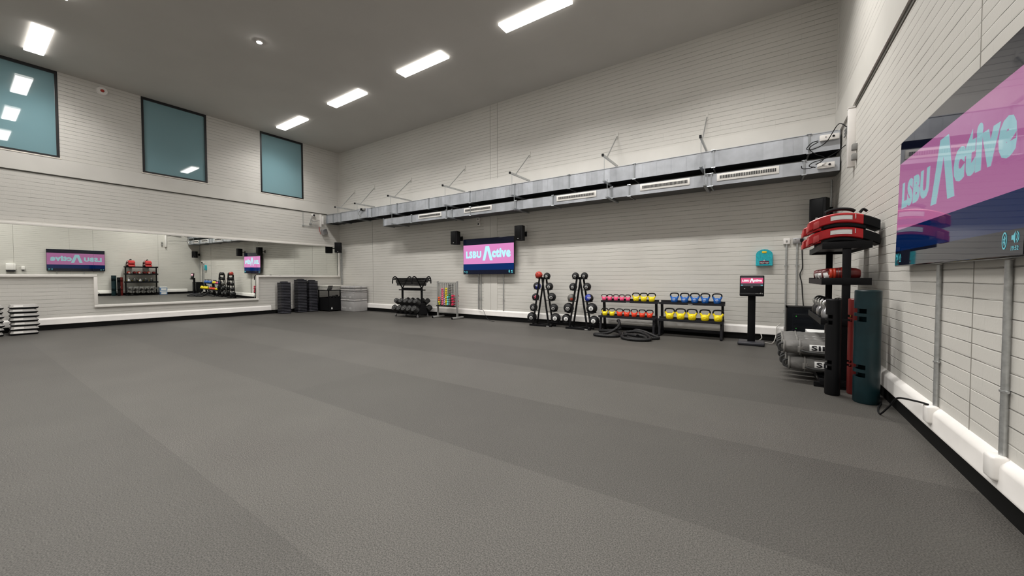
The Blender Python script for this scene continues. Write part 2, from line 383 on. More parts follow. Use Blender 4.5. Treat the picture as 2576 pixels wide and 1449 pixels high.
def dup(o, parent=None, loc=None, rot=None, label=None):
    kids = list(o.children)
    c = o.copy(); C.objects.link(c)
    if parent is not None: c.parent = parent
    if loc is not None: c.location = loc
    if rot is not None: c.rotation_euler = rot
    if label: c['label'] = label
    for k in kids: dup(k, c)
    return c
def B(): return bmesh.new()
ORD = ['first', 'second', 'third', 'fourth', 'fifth', 'sixth', 'seventh', 'eighth', 'ninth', 'tenth', 'eleventh', 'twelfth', 'thirteenth', 'fourteenth', 'fifteenth', 'sixteenth', 'seventeenth', 'eighteenth', 'nineteenth', 'twentieth', 'twenty-first', 'twenty-second', 'twenty-third', 'twenty-fourth', 'twenty-fifth']

# ------------------------------------------------------------------ room shell
bm = B(); box(bm, XL - 0.4, XR + 0.4, YF - 0.4, YB + 0.4, -0.2, 0); struct('floor', bm, M['floor'])
bm = B(); box(bm, XL - 0.4, XR + 0.4, YF - 0.4, YB + 0.4, H, H + 0.2); struct('ceiling', bm, M['ceil'])
bm = B(); box(bm, XL - 0.3, XR + 0.3, YB, YB + 0.3, 0, H); struct('wall_back', bm, M['brick_x'])
bm = B(); box(bm, XR, XR + 0.3, YF, YB, 0, H); struct('wall_right', bm, M['brick_y'])
bm = B(); box(bm, XL - 0.3, XR + 0.3, YF - 0.3, YF, 0, H); struct('wall_front', bm, M['brick_x'])
WIN = [(0.12, 1.85), (3.58, 5.29), (7.03, 8.71)]; WZ = 4.90
bm = B()
ys = [YF] + [v for w in WIN for v in w] + [YB]
for i in range(0, len(ys), 2): box(bm, XL - 0.3, XL, ys[i], ys[i + 1], 0, H)
for a, b in WIN: box(bm, XL - 0.3, XL, a, b, 0, WZ - 0.02)
struct('wall_left', bm, M['brick_y'])
for n, (a, b) in enumerate(WIN):
    e = bpy.data.objects.new('window_%d' % (n + 1), None); C.objects.link(e); e.location = (XL, a, WZ); e['kind'] = 'structure'
    w = b - a; h = H - WZ
    bm = B(); t = 0.055
    for q in ((0, t, 0, h), (w - t, w, 0, h), (t, w - t, 0, t), (t, w - t, h - t - 0.02, h)): box(bm, -0.10, 0.012, q[0], q[1], q[2], q[3])
    finish('window_frame', bm, M['black_fr'], e)
    bm = B(); box(bm, -0.06, -0.035, t, w - t, t, h - t); finish('window_pane', bm, M['teal'], e)
    bm = B(); box(bm, -0.1, 0.035, -0.03, w + 0.03, -0.05, 0.0, bev=0.005); finish('window_sill', bm, M['sill'], e)
# concrete band round the room; dark strips under it paint its shadow line
bm = B(); box(bm, XL, XL + 0.035, YF, YB, 4.40, 4.865); struct('trim_1', bm, M['band'])
bm = B(); box(bm, XL, XL + 0.010, YF, YB, 4.365, 4.40); struct('trim_2', bm, M['band_shade'])
bm = B(); box(bm, XR - 0.035, XR, YF, YB, 4.33, 4.86); struct('trim_3', bm, M['band'])
bm = B(); box(bm, XR - 0.010, XR, YF, 8.86, 4.27, 4.33); struct('trim_4', bm, M['band_shade'])
bm = B(); box(bm, XL + 0.035, XR - 0.035, YB - 0.012, YB, 4.30, 4.82); struct('trim_5', bm, M['band'])
# concrete column strips in the back wall
bm = B()
for a, b in ((-8.07, -7.785), (-7.775, -7.50)): box(bm, a, b, YB - 0.014, YB, 0.34, 3.95)
struct('trim_6', bm, M['band'])
bm = B(); box(bm, -7.785, -7.775, YB - 0.006, YB, 0.3, 3.95); box(bm, -7.79, -7.78, YB - 0.004, YB, 4.82, H); box(bm, -7.485, -7.475, YB - 0.004, YB, 4.82, H)
box(bm, -14.255, -14.245, YB - 0.004, YB, 0.3, 3.95)
struct('trim_7', bm, M['joint'])
bm = B(); box(bm, XL, XL + 0.02, YB - 0.02, YB, 0, H); box(bm, XR - 0.02, XR, YB - 0.02, YB, 0, H); struct('trim_8', bm, M['band'])
bm = B(); box(bm, XR - 0.003, XR, 4.077, 4.084, 0.34, 4.25); struct('trim_9', bm, M['joint'])
# black skirting
bm = B(); box(bm, XL, XL + 0.025, YF, YB, 0, 0.15); struct('baseboard_left', bm, M['black_rub'])
bm = B(); box(bm, XR - 0.025, XR, YF, YB, 0, 0.165); struct('baseboard_right', bm, M['black_rub'])
bm = B(); box(bm, XL, XR, YB - 0.025, YB, 0, 0.15); struct('baseboard_back', bm, M['black_rub'])
# white trunking
TP = [(0, 0.145), (0.045, 0.145), (0.05, 0.15), (0.052, 0.165), (0.050, 0.17), (0.050, 0.285), (0.046, 0.30), (0.036, 0.315), (0.018, 0.335), (0, 0.342)]
def trunk(name, fn, a, b, label):
    e = thing(name, label, 'cable trunking')
    bm = B(); prism(bm, TP, fn, a, b); finish('trunking_cover', bm, M['white_pl'], e)
    for d in (a, b):
        bm = B(); prism(bm, [(u * 1.06, 0.24 + (v - 0.24) * 1.04) for u, v in TP], fn, d - 0.008, d + 0.008)
        finish('end_cap', bm, M['white_pl'], e)
    return e
trunk('cable_trunking', lambda u, v, d: (XL + 0.001 + u, d, v), YF + 0.02, 7.30, 'white cable trunking running along the foot of the mirror wall')
trunk('cable_trunking', lambda u, v, d: (d, YB - u, v), -14.9, 0.42, 'white cable trunking running along the foot of the long back wall')
tr = trunk('cable_trunking', lambda u, v, d: (XR - 0.001 - u, d, v), YF + 0.02, 9.6, 'white cable trunking along the foot of the right wall under the big screen')
for y in (4.64, 3.57):
    bm = B(); box(bm, XR - 0.085, XR, y - 0.055, y + 0.055, 0.20, 0.352, bev=0.02, seg=3)
    finish('trunking_outlet', bm, M['white_pl'], tr)

# ------------------------------------------------------------------ ceiling lights
def make_light(label):
    e = thing('ceiling_light', label, 'ceiling light', (0, 0, H), group='rectangular ceiling lights')
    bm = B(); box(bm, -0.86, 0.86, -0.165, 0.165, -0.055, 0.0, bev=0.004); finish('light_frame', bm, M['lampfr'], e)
    bm = B(); box(bm, -0.85, 0.85, -0.155, 0.155, -0.060, -0.052, bev=0.003); finish('light_diffuser', bm, M['lamp'], kid(e, 'light_frame'))
    ld_ = bpy.data.lights.new('panel_light', 'AREA'); ld_.shape = 'RECTANGLE'; ld_.size = 1.68; ld_.size_y = 0.30
    ld_.energy = PANEL_WATT; ld_.spread = PANEL_SPREAD; ld_.color = (1.0, 0.975, 0.935)
    lo = bpy.data.objects.new('panel_light', ld_); C.objects.link(lo); lo.parent = e; lo.location = (0, 0, -0.062)
    return e
LDATA = {}
COLUMN_OUTPUT = (0.62, 0.88, 1.08, 1.32, 1.28)   # lamp output per column, window wall first
l0 = None
rows = [(7.35, 'row nearest the long back wall'), (1.36, 'middle ceiling row'), (-4.65, 'row behind the viewer')]
for y, rn in rows:
    for k, x in enumerate((-14.88, -11.36, -7.85, -4.29, -0.78)):
        lb = 'white rectangular ceiling light, %s from the window wall, %s' % (ORD[k], rn)
        if l0 is None: l0 = li = make_light(lb); l0.location = (x, y, H)
        else: li = dup(l0, loc=(x, y, H), label=lb)
        for c_ in li.children:
            if c_.type == 'LIGHT':
                if k not in LDATA:
                    LDATA[k] = c_.data.copy() if k else c_.data
                    LDATA[k].energy = PANEL_WATT * COLUMN_OUTPUT[k]
                c_.data = LDATA[k]
e = thing('emergency_spotlight', 'small round emergency spotlight glaring alone on the grey ceiling', 'spotlight', (-10.47, 4.42, H))
bm = B(); cyl(bm, (0, 0, 0), (0, 0, -0.03), 0.075, 0.065, 24); finish('spot_housing', bm, M['white_pl'], e)
bm = B(); cyl(bm, (0, 0, -0.028), (0, 0, -0.036), 0.05, 0.05, 20); finish('spot_lens', bm, M['spot'], e)
e = thing('fire_sounder', 'round white fire sounder with red centre between the high windows', 'alarm', (XL, 2.72, 7.14))
bm = B(); cyl(bm, (0, 0, 0), (0.07, 0, 0), 0.13, 0.11, 28); finish('sounder_body', bm, M['white_pl'], e)
bm = B(); cyl(bm, (0.07, 0, 0), (0.09, 0, 0), 0.045, 0.035, 20); finish('sounder_centre', bm, M['redsensor'], e)

# ------------------------------------------------------------------ wall mirror
mx = lambda z: -16.735 + MIR_A * (z - 1.45)
e = thing('wall_mirror', 'long stepped wall mirror in white frame on the left wall', 'mirror', (0, 0, 0))
cuts = [-0.45, 0.985, 2.43, 3.885, 5.325, 6.79, 8.25, 9.70, 10.33]
ZT = 2.955
for a, b in zip(cuts[:-1], cuts[1:]):
    z0 = 0.64 if (a > 2.4 and b < 6.8) else 1.52
    bm = B()
    V = [bm.verts.new(p) for p in ((mx(z0), a + 0.0015, z0), (mx(z0), b - 0.0015, z0), (mx(ZT), b - 0.0015, ZT), (mx(ZT), a + 0.0015, ZT),
                                   (mx(z0) - 0.006, a + 0.0015, z0), (mx(z0) - 0.006, b - 0.0015, z0), (mx(ZT) - 0.006, b - 0.0015, ZT), (mx(ZT) - 0.006, a + 0.0015, ZT))]
    for q in ((0, 1, 2, 3), (7, 6, 5, 4), (0, 4, 5, 1), (1, 5, 6, 2), (2, 6, 7, 3), (3, 7, 4, 0)): bm.faces.new([V[i] for i in q])
    finish('mirror_panel', bm, M['mirror'], e, sharp=0.1)
bm = B(); x0, x1 = XL + 0.002, -16.700
fz = 0.08
for (a, b, z0, z1) in ((-0.5, 10.35, 2.91, 2.985), (-0.5, 2.49, 1.50, 1.575), (2.42, 2.495, 0.66, 1.50), (2.42, 6.86, 0.585, 0.66), (6.785, 6.86, 0.66, 1.575), (6.86, 10.35, 1.50, 1.575), (10.275, 10.35, 1.575, 2.91)):
    box(bm, x0, x1, a, b, z0, z1, bev=0.006)
finish('mirror_frame', bm, M['frame_w'], e)

# ------------------------------------------------------------------ screens
def logo(bm, fn, u0, u1, v0, v1, mi, d=0.0):
    """LSBU Active: box = whole pink band in local u, v"""
    U = lambda t: u0 + t * (u1 - u0); Vv = lambda t: v0 + t * (v1 - v0)
    text(bm, 'LSBU', fn, U(0.055), U(0.375), Vv(0.30), Vv(0.68), mi, off=0.065)
    P = [(0.400, 0.165), (0.455, 0.165), (0.497, 0.66), (0.546, 0.165), (0.603, 0.165), (0.530, 0.90), (0.462, 0.90)]
    # two convex pieces
    poly(bm, [fn(U(a), Vv(b)) for a, b in ((0.400, 0.165), (0.453, 0.165), (0.497, 0.68), (0.497, 0.90), (0.460, 0.90))], mi)
    poly(bm, [fn(U(a), Vv(b)) for a, b in ((0.548, 0.165), (0.603, 0.165), (0.532, 0.90), (0.497, 0.90), (0.497, 0.68))], mi)
    text(bm, 'ctive', fn, U(0.585), U(0.945), Vv(0.30), Vv(0.77), mi, off=0.065)
def make_tv(e, w, h, mats, time_txt, lean=0.0):
    """local: screen faces -Y, centre at origin"""
    R = Matrix.Rotation(lean, 3, 'X')
    f = lambda u, v, d: R @ Vector((u, d, v))
    bm = B(); box(bm, -w / 2, w / 2, -0.012, 0.055, -h / 2, h / 2, bev=0.008)
    for v in bm.verts: v.co = R @ v.co
    finish('tv_body', bm, M['bkgloss'], e)
    bm = B(); g = 0.012; a, b = -w / 2 + g, w / 2 - g; z0, z1 = -h / 2 + g, h / 2 - g; Hh = z1 - z0
    lv = [(0, 0.115, 0), (0.115, 0.288, 2), (0.288, 0.83, 1), (0.83, 1, 0)]
    for p, q, mi in lv:
        poly(bm, [f(a, z0 + p * Hh, -0.0135), f(b, z0 + p * Hh, -0.0135), f(b, z0 + q * Hh, -0.0135), f(a, z0 + q * Hh, -0.0135)], mi)
    fn = lambda u, v: f(u, v, -0.0150)
    scr = finish('tv_screen', bm, mats, e, sharp=0.1); e = scr
    bm = B()
    logo(bm, fn, a, b, z0 + 0.288 * Hh, z0 + 0.83 * Hh, 0)
    finish('tv_lettering', bm, [mats[3]], e, label='pale cyan lettering reading LSBU Active', sharp=0.1)
    bm = B(); s = Hh * 0.05; zc = z0 + 0.062 * Hh
    # back arrow
    cx_ = a + 0.028 * w
    pts = [(cx_ + s * 0.35 * math.cos(t), zc + s * 0.35 * math.sin(t)) for t in np.linspace(-PI * 0.6, PI * 0.6, 9)]
    for (p, q) in zip(pts[:-1], pts[1:]):
        dx, dz = q[0] - p[0], q[1] - p[1]; l = math.hypot(dx, dz); nx, nz = -dz / l * s * 0.07, dx / l * s * 0.07
        poly(bm, [fn(p[0] - nx, p[1] - nz), fn(q[0] - nx, q[1] - nz), fn(q[0] + nx, q[1] + nz), fn(p[0] + nx, p[1] + nz)], 0)
    poly(bm, [fn(cx_ - s * 0.5, zc + s * 0.3), fn(cx_ - s * 0.1, zc + s * 0.05), fn(cx_ - s * 0.1, zc + s * 0.6)], 0)
    finish('arrow_icon', bm, [mats[4]], e, label='small cyan back arrow', sharp=0.1); bm = B()
    # house
    hx = a + 0.072 * w
    poly(bm, [fn(hx - s * .5, zc - s * .1), fn(hx, zc + s * .62), fn(hx, zc + s * .40), fn(hx - s * .3, zc - s * .1)], 0)
    poly(bm, [fn(hx, zc + s * .62), fn(hx + s * .5, zc - s * .1), fn(hx + s * .3, zc - s * .1), fn(hx, zc + s * .40)], 0)
    for q in ((-.34, -.24, -.6, 0.0), (.24, .34, -.6, 0.0), (-.34, .34, -.7, -.6)):
        poly(bm, [fn(hx + s * q[0], zc + s * q[2]), fn(hx + s * q[1], zc + s * q[2]), fn(hx + s * q[1], zc + s * q[3]), fn(hx + s * q[0], zc + s * q[3])], 0)
    finish('house_icon', bm, [mats[4]], e, label='small cyan house icon', sharp=0.1); bm = B()
    # bluetooth oval with rune
    bx = b - 0.082 * w; zc2 = zc + s * 0.15
    N_ = 20
    for k in range(N_):
        t0, t1 = 2 * PI * k / N_, 2 * PI * (k + 1) / N_
        poly(bm, [fn(bx + s * .42 * math.cos(t0), zc2 + s * .8 * math.sin(t0)), fn(bx + s * .42 * math.cos(t1), zc2 + s * .8 * math.sin(t1)),
                  fn(bx + s * .30 * math.cos(t1), zc2 + s * .66 * math.sin(t1)), fn(bx + s * .30 * math.cos(t0), zc2 + s * .66 * math.sin(t0))], 0)
    rp = [(-.18, -.2), (.16, .2), (0, .42), (0, -.42), (.16, -.2), (-.18, .2)]
    for p, q in zip(rp[:-1], rp[1:]):
        dx, dz = q[0] - p[0], q[1] - p[1]; l = math.hypot(dx, dz); nx, nz = -dz / l * .045, dx / l * .045
        poly(bm, [fn(bx + s * (p[0] - nx), zc2 + s * (p[1] - nz)), fn(bx + s * (q[0] - nx), zc2 + s * (q[1] - nz)), fn(bx + s * (q[0] + nx), zc2 + s * (q[1] + nz)), fn(bx + s * (p[0] + nx), zc2 + s * (p[1] + nz))], 0)
    finish('bluetooth_icon', bm, [mats[4]], e, label='small cyan oval wireless icon', sharp=0.1); bm = B()
    # loudspeaker icon and clock
    sx = b - 0.034 * w; zs = zc + s * 0.35
    poly(bm, [fn(sx - s * .6, zs - s * .2), fn(sx - s * .3, zs - s * .2), fn(sx - s * .3, zs + s * .2), fn(sx - s * .6, zs + s * .2)], 0)
    poly(bm, [fn(sx - s * .3, zs - s * .2), fn(sx, zs - s * .55), fn(sx, zs + s * .55), fn(sx - s * .3, zs + s * .2)], 0)
    for rr in (.28, .5):
        for k in range(6):
            t0, t1 = -PI / 3 + k * PI / 9, -PI / 3 + (k + 1) * PI / 9
            poly(bm, [fn(sx + s * rr * math.cos(t0), zs + s * rr * math.sin(t0)), fn(sx + s * (rr + .1) * math.cos(t0), zs + s * (rr + .1) * math.sin(t0)),
                      fn(sx + s * (rr + .1) * math.cos(t1), zs + s * (rr + .1) * math.sin(t1)), fn(sx + s * rr * math.cos(t1), zs + s * rr * math.sin(t1))], 0)
    text(bm, time_txt, fn, sx - s * .6, sx + s * .6, zs - s * 1.15, zs - s * .75, 0, off=0.02)
    finish('volume_icon', bm, [mats[4]], e, label='small cyan loudspeaker icon over a clock reading 19:52', sharp=0.1)
sm_b = screen_mats('screen_back', 1.0, 0.15); sm_r = screen_mats('screen_right', 0.45)
# back wall television (hung a little off the wall)
tvb = thing('television', 'wall television showing pink LSBU Active logo, above the back wall pillar strips', 'television', (-7.785, 10.21, 2.195))
make_tv(tvb, 2.17, 1.245, sm_b, '19:52', lean=0.0)
bm = B(); box(bm, -0.45, 0.45, 0.05, 0.155, -0.25, 0.25); finish('tv_wall_bracket', bm, M['bk'], tvb)
tvr = thing('television', 'huge glossy television on the right wall cut off by the frame edge', 'television', (1.19, 4.35, 2.20), -PI / 2)
make_tv(tvr, 2.34, 1.285, sm_r, '19:52', lean=-0.02)
bm = B(); box(bm, -0.45, 0.45, 0.04, 0.075, -0.25, 0.25); finish('tv_wall_bracket', bm, M['bk'], tvr)

# ------------------------------------------------------------------ loudspeakers
def make_speaker(label, loc, rz, w=0.29, h=0.46, d=0.28, tilt=0.0, br=0.12):
    e = thing('wall_loudspeaker', label, 'loudspeaker', loc, rz)
    T = Matrix.Rotation(tilt, 3, 'X')
    bm = B(); P = [(-w / 2, -d * .45), (-w * .33, -d / 2), (w * .33, -d / 2), (w / 2, -d * .45), (w * .42, d * .25), (w * .25, d / 2), (-w * .25, d / 2), (-w * .42, d * .25)]
    prism(bm, P, lambda u, v, z: T @ Vector((u, v, z)), -h / 2, h / 2); root = e; e = finish('speaker_cabinet', bm, M['bk_matt'], e)
    bm = B(); box(bm, -w * .36, w * .36, -d / 2 - 0.006, -d / 2 + 0.01, -h * .45, h * .45, bev=0.004)
    for v in bm.verts: v.co = T @ v.co
    finish('speaker_grille', bm, M['bk'], e)
    bm = B(); box(bm, -0.02, 0.02, -d / 2 - 0.009, -d / 2 - 0.005, -h * .40, -h * .375)
    for v in bm.verts: v.co = T @ v.co
    finish('speaker_badge', bm, M['label'], e)
    bm = B(); cyl(bm, (0, d * .4, 0), (0, d / 2 + br, 0), 0.018); box(bm, -0.06, 0.06, d / 2 + br - 0.01, d / 2 + br, -0.08, 0.08)
    finish('speaker_bracket', bm, M['bk'], root)
    return root
make_speaker('black loudspeaker left of the back wall television', (-9.09, 10.07, 2.872), 0.0, br=0.155)
make_speaker('black loudspeaker right of the back wall television', (-6.375, 10.07, 2.862), 0.0, br=0.155)
make_speaker('black loudspeaker high in the far corner by the mirror end', (-16.33, 10.05, 2.86), 0.75, br=0.19)
make_speaker('black loudspeaker on the back wall just above the red kick shields', (1.00, 10.02, 2.84), -0.55, br=0.19)

# ------------------------------------------------------------------ ducts
DY = 9.68
def duct(name, x0, x1, z0, z1, y0, y1, seams, label, under='duct_under'):
    e = thing(name, label, 'air duct')
    bm = B()
    box(bm, x0, x1, y0, y1, z0, z1)
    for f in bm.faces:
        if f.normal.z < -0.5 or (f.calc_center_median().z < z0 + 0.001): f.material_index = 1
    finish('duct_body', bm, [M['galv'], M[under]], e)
    for s in seams:
        bm = B(); box(bm, s - 0.014, s + 0.014, y0 - 0.022, y1, z0 - 0.022, z1 + 0.022)
        for dz in (z0 - 0.012, z1 + 0.012): cyl(bm, (s - 0.04, y0 - 0.024, dz), (s + 0.04, y0 - 0.024, dz), 0.011, seg=8)
        finish('duct_flange', bm, M['galv_dark'], e)
    return e
ZU0, ZU1, ZL0, ZL1 = 3.95, 4.315, 3.535, 3.80
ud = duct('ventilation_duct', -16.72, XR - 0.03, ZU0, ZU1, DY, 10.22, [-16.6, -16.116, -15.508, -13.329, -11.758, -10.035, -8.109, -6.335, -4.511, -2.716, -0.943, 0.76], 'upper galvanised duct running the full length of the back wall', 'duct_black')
# thin panel seams as stiffening folds
xx = -12.9
while xx < 1.1:
    bm = B(); box(bm, xx - 0.004, xx + 0.004, DY - 0.005, DY + 0.01, ZU0, ZU1); xx += 0.335
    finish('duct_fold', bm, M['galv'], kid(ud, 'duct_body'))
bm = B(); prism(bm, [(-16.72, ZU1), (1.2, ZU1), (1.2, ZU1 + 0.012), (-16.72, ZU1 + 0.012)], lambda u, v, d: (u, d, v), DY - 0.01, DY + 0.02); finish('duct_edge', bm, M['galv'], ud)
# actuator plate near the far end
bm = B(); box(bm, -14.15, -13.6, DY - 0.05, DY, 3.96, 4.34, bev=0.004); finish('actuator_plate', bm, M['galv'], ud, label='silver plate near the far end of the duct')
bm = B(); cyl(bm, (-13.87, DY - 0.05, 4.30), (-13.87, DY - 0.14, 4.30), 0.05); box(bm, -13.81, -13.67, DY - 0.11, DY - 0.05, 4.27, 4.33, mi=1)
tube(bm, spline([(-13.85, DY - 0.1, 4.29), (-14.0, DY - 0.12, 4.23), (-14.07, DY - 0.1, 4.11), (-14.0, DY - 0.05, 4.03)]), 0.012, 6, mi=1)
finish('duct_actuator', bm, [M['bk'], M['grey_pl']], ud)
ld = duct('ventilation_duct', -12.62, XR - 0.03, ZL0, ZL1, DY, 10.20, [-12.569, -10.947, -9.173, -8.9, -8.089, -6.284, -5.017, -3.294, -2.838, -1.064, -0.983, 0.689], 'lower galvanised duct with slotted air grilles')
for i, (a, b) in enumerate(((-10.58, -9.42), (-8.37, -7.21), (-4.90, -3.72), (-2.57, -1.43), (-0.87, 0.275))):
    zc = 3.70
    bm = B(); box(bm, a, b, DY - 0.014, DY, zc - 0.075, zc + 0.085, bev=0.004)
    n = 34; st = (b - a - 0.10) / n
    for k in range(n): box(bm, a + 0.05 + k * st + st * .28, a + 0.05 + (k + 1) * st, DY - 0.018, DY - 0.012, zc - 0.028, zc + 0.042, mi=1)
    finish('air_grille', bm, [M['grille'], M['grille_hole']], kid(ld, 'duct_body'), label='slotted white air grille')
# cantilever brackets with hanging rods
for i, x in enumerate((-1.16, -3.38, -6.21, -8.92, -11.74, -14.07, -15.50)):
    e = thing('duct_bracket', 'galvanised cantilever bracket above the duct, %s from the right' % ORD[i], 'bracket', (x, YB, 4.55), group='cantilever brackets above the duct')
    yo = -1.15 if i < 5 else -0.98
    bm = B(); box(bm, -0.02, 0.02, yo, 0, -0.03, 0.02, mi=0); finish('bracket_arm', bm, M['galv_pipe'], e)
    bm = B(); box(bm, -0.024, 0.024, yo - 0.012, yo + 0.03, -0.034, 0.024); finish('end_cap', bm, M['bk'], e)
    bm = B(); cyl(bm, (0, yo * 0.72, 0.02), (0, -0.03, 0.80), 0.014, seg=8); finish('diagonal_stay', bm, M['galv_pipe'], e)
    bm = B(); box(bm, -0.025, 0.025, -0.02, -0.001, 0.74, 0.92); finish('wall_plate', bm, M['band'], e)
    bm = B(); cyl(bm, (0, yo + 0.12, 0), (0, yo + 0.12, ZU0 - 0.03 - 4.55), 0.006, seg=6)
    if i < 5:
        cyl(bm, (0.08, yo + 0.12, ZU0 - 4.55), (0.08, yo + 0.12, ZL0 - 0.03 - 4.55), 0.009, seg=6)
        box(bm, 0.05, 0.11, yo + 0.08, -0.2, ZL0 - 0.055 - 4.55, ZL0 - 0.024 - 4.55)
    box(bm, -0.03, 0.03, yo + 0.08, -0.2, ZU0 - 0.055 - 4.55, ZU0 - 0.024 - 4.55)
    finish('hanging_rod', bm, M['galv_dark'], e)
# air handling controllers at the right end
for i, (a, b, z0, z1, wd) in enumerate(((0.92, 1.22, 4.14, 4.25, 'upper'), (0.89, 1.16, 3.60, 3.71, 'lower'))):
    e = thing('duct_controller', 'white controller box fixed to the %s duct by the right corner' % wd, 'controller', (a, DY, z0))
    bm = B(); box(bm, 0, b - a, -0.075, -0.022, 0, z1 - z0, bev=0.008); finish('controller_body', bm, M['white_pl'], e)
    bm = B(); cyl(bm, ((b - a) * .7, -0.075, 0.06), ((b - a) * .7, -0.085, 0.06), 0.02); box(bm, (b - a) * .3, (b - a) * .34, -0.079, -0.075, 0.05, 0.07); finish('controller_dial', bm, M['charcoal'], e)
for j, pts in enumerate(([(1.17, 8.55, 4.02), (1.12, 9.0, 4.22), (1.02, 9.47, 4.08), (0.9, 9.60, 4.02), (0.78, 9.61, 4.0), (0.72, 9.61, 4.03), (0.80, 9.61, 4.13), (0.9, 9.61, 4.15)],
                         [(0.9, 9.57, 4.12), (0.76, 9.57, 4.02), (0.86, 9.56, 3.88), (0.99, 9.56, 3.80), (0.94, 9.56, 3.72), (0.86, 9.57, 3.68)],
                         [(1.17, 8.6, 3.72), (1.13, 9.1, 3.76), (1.0, 9.5, 3.76), (0.82, 9.53, 3.72), (0.76, 9.54, 3.66), (0.86, 9.55, 3.62)],
                         [(0.64, 9.60, 3.70), (0.66, 9.60, 3.64), (0.76, 9.60, 3.63), (0.84, 9.61, 3.65)])):
    bm = B(); tube(bm, spline(pts, 8), 0.008, 6)
    tag(finish('power_cable', bm, M['bk_matt']), ['black cable looping into the upper duct controller', 'black cable hanging between the two duct controllers', 'black cable running to the lower duct controller from the vertical trunking', 'short black cable loop left of the lower duct controller'][j], 'cable')
e = thing('vertical_trunking', 'white vertical trunking high on the right wall beside the duct end', 'cable trunking', (XR, 8.40, 3.30))
bm = B(); box(bm, -0.095, 0, 0, 0.10, 0, 0.98, bev=0.004); finish('trunking_body', bm, M['white_pl'], e)
bm = B(); box(bm, -0.10, 0, -0.005, 0.105, 0.97, 0.995); finish('trunking_cap', bm, M['white_pl'], e)
for k, z in enumerate((3.58, 3.42)):
    e = thing('junction_box', 'small grey junction box, %s of two beside the vertical trunking' % ('upper' if k == 0 else 'lower'), 'junction box', (XR, 8.27, z))
    bm = B(); box(bm, -0.06, 0, -0.05, 0.05, -0.05, 0.05, bev=0.006); finish('box_body', bm, M['grey_pl'], e)
    bm = B(); box(bm, -0.066, -0.058, -0.04, 0.04, -0.04, 0.04); finish('box_lid', bm, M['grey_pl'], e)
e = thing('conduit_run', 'bundle of thin galvanised pipes above the trunking in the right corner', 'conduit', (0, 0, 0))
bm = B()
for k in range(3): cyl(bm, (XR - 0.02, 8.55 + 0.12 * k, 4.15), (XR - 0.02, 9.3, 4.05 + 0.06 * k), 0.011, seg=8)
finish('conduit_pipe', bm, M['galv_pipe'], e)

# far end services on the mirror wall
e = thing('wall_conduit', 'thin galvanised conduit loop on the mirror wall below the smallest window', 'conduit', (0, 0, 0))
bm = B(); X0 = XL + 0.03
tube(bm, [(X0, 8.66, 4.36), (X0, 8.66, 3.76), (X0, 9.40, 3.76)], 0.013, 8); finish('conduit_pipe', bm, M['galv_pipe'], e)
bm = B(); tube(bm, [(X0, 8.98, 4.08), (X0, 8.98, 3.86), (X0, 9.36, 3.86)], 0.011, 8); finish('conduit_pipe', bm, M['galv_pipe'], e)
bm = B(); box(bm, XL, XL + 0.05, 8.62, 8.70, 3.73, 3.80, bev=0.01); box(bm, XL, XL + 0.06, 8.93, 9.03, 3.84, 3.92, bev=0.01); finish('conduit_elbow', bm, M['galv_pipe'], e)
e = thing('dome_camera', 'small white dome camera on the mirror wall near the duct end', 'security camera', (XL, 9.12, 4.26))
bm = B(); cyl(bm, (0, 0, 0), (0.08, 0, 0), 0.08, 0.07, 20); finish('camera_base', bm, M['white_pl'], e)
bm = B(); sphere(bm, (0.08, 0, 0), 0.05, seg=16, rings=10); finish('camera_dome', bm, M['bkgloss'], e)
bm = B(); tube(bm, spline([(XL + 0.02, 9.05, 4.20), (XL + 0.05, 9.02, 4.05), (XL + 0.06, 9.14, 3.98), (XL + 0.07, 9.30, 4.05), (XL + 0.06, 9.38, 4.06)]), 0.012, 6)
tag(finish('camera_cable', bm, M['grey_pl']), 'grey cable curling under the dome camera', 'cable')
e = thing('duct_end_box', 'narrow white box at the far end of the upper duct', 'junction box', (XL, 9.40, 3.78))
bm = B(); box(bm, 0, 0.09, 0, 0.06, 0, 0.56, bev=0.004); finish('box_body', bm, M['white_pl'], e)
bm = B(); box(bm, 0, 0.12, 0.07, 0.14, 0.12, 0.48, bev=0.004); finish('box_lid', bm, M['white_pl'], e)
e = thing('control_unit', 'small tilted grey control unit below the far duct end', 'controller', (XL + 0.02, 9.54, 3.58))
bm = B(); box(bm, 0, 0.14, -0.08, 0.16, -0.13, 0.10, bev=0.01, R=Matrix.Rotation(0.3, 3, 'X')); finish('unit_body', bm, M['alu'], e)
bm = B(); tube(bm, spline([(0.03, -0.18, 0.2), (0.05, -0.16, 0), (0.03, -0.1, -0.14)]), 0.01, 6); finish('unit_cable', bm, M['redsensor'], e)
e = thing('duct_top_conduit', 'galvanised conduit lying along the top edge of the far duct', 'conduit', (0, 0, 0))
bm = B(); tube(bm, [(-16.7, DY + 0.05, ZU1 + 0.046), (-13.9, DY + 0.05, ZU1 + 0.046)], 0.016, 8); tube(bm, [(-16.7, DY + 0.12, ZU1 + 0.05), (-14.2, DY + 0.12, ZU1 + 0.05)], 0.012, 8)
finish('conduit_pipe', bm, M['galv_pipe'], e)
# two wall sensors under the lower duct
for k, z in enumerate((3.50, 3.33)):
    e = thing('wall_sensor', ('square white sensor on the back wall just under the lower duct', 'smaller white sensor with dark centre directly below the square one')[k], 'sensor', (-8.28 + 0.02 * k, YB, z))
    s = 0.075 - 0.015 * k
    bm = B(); box(bm, -s, s, -0.07, 0, -s, s, bev=0.012); finish('sensor_body', bm, M['white_pl'], e)
    bm = B(); cyl(bm, (0, -0.07, 0), (0, -0.078, 0), 0.03); finish('sensor_lens', bm, M['charcoal' if k else 'grey_pl'], e)

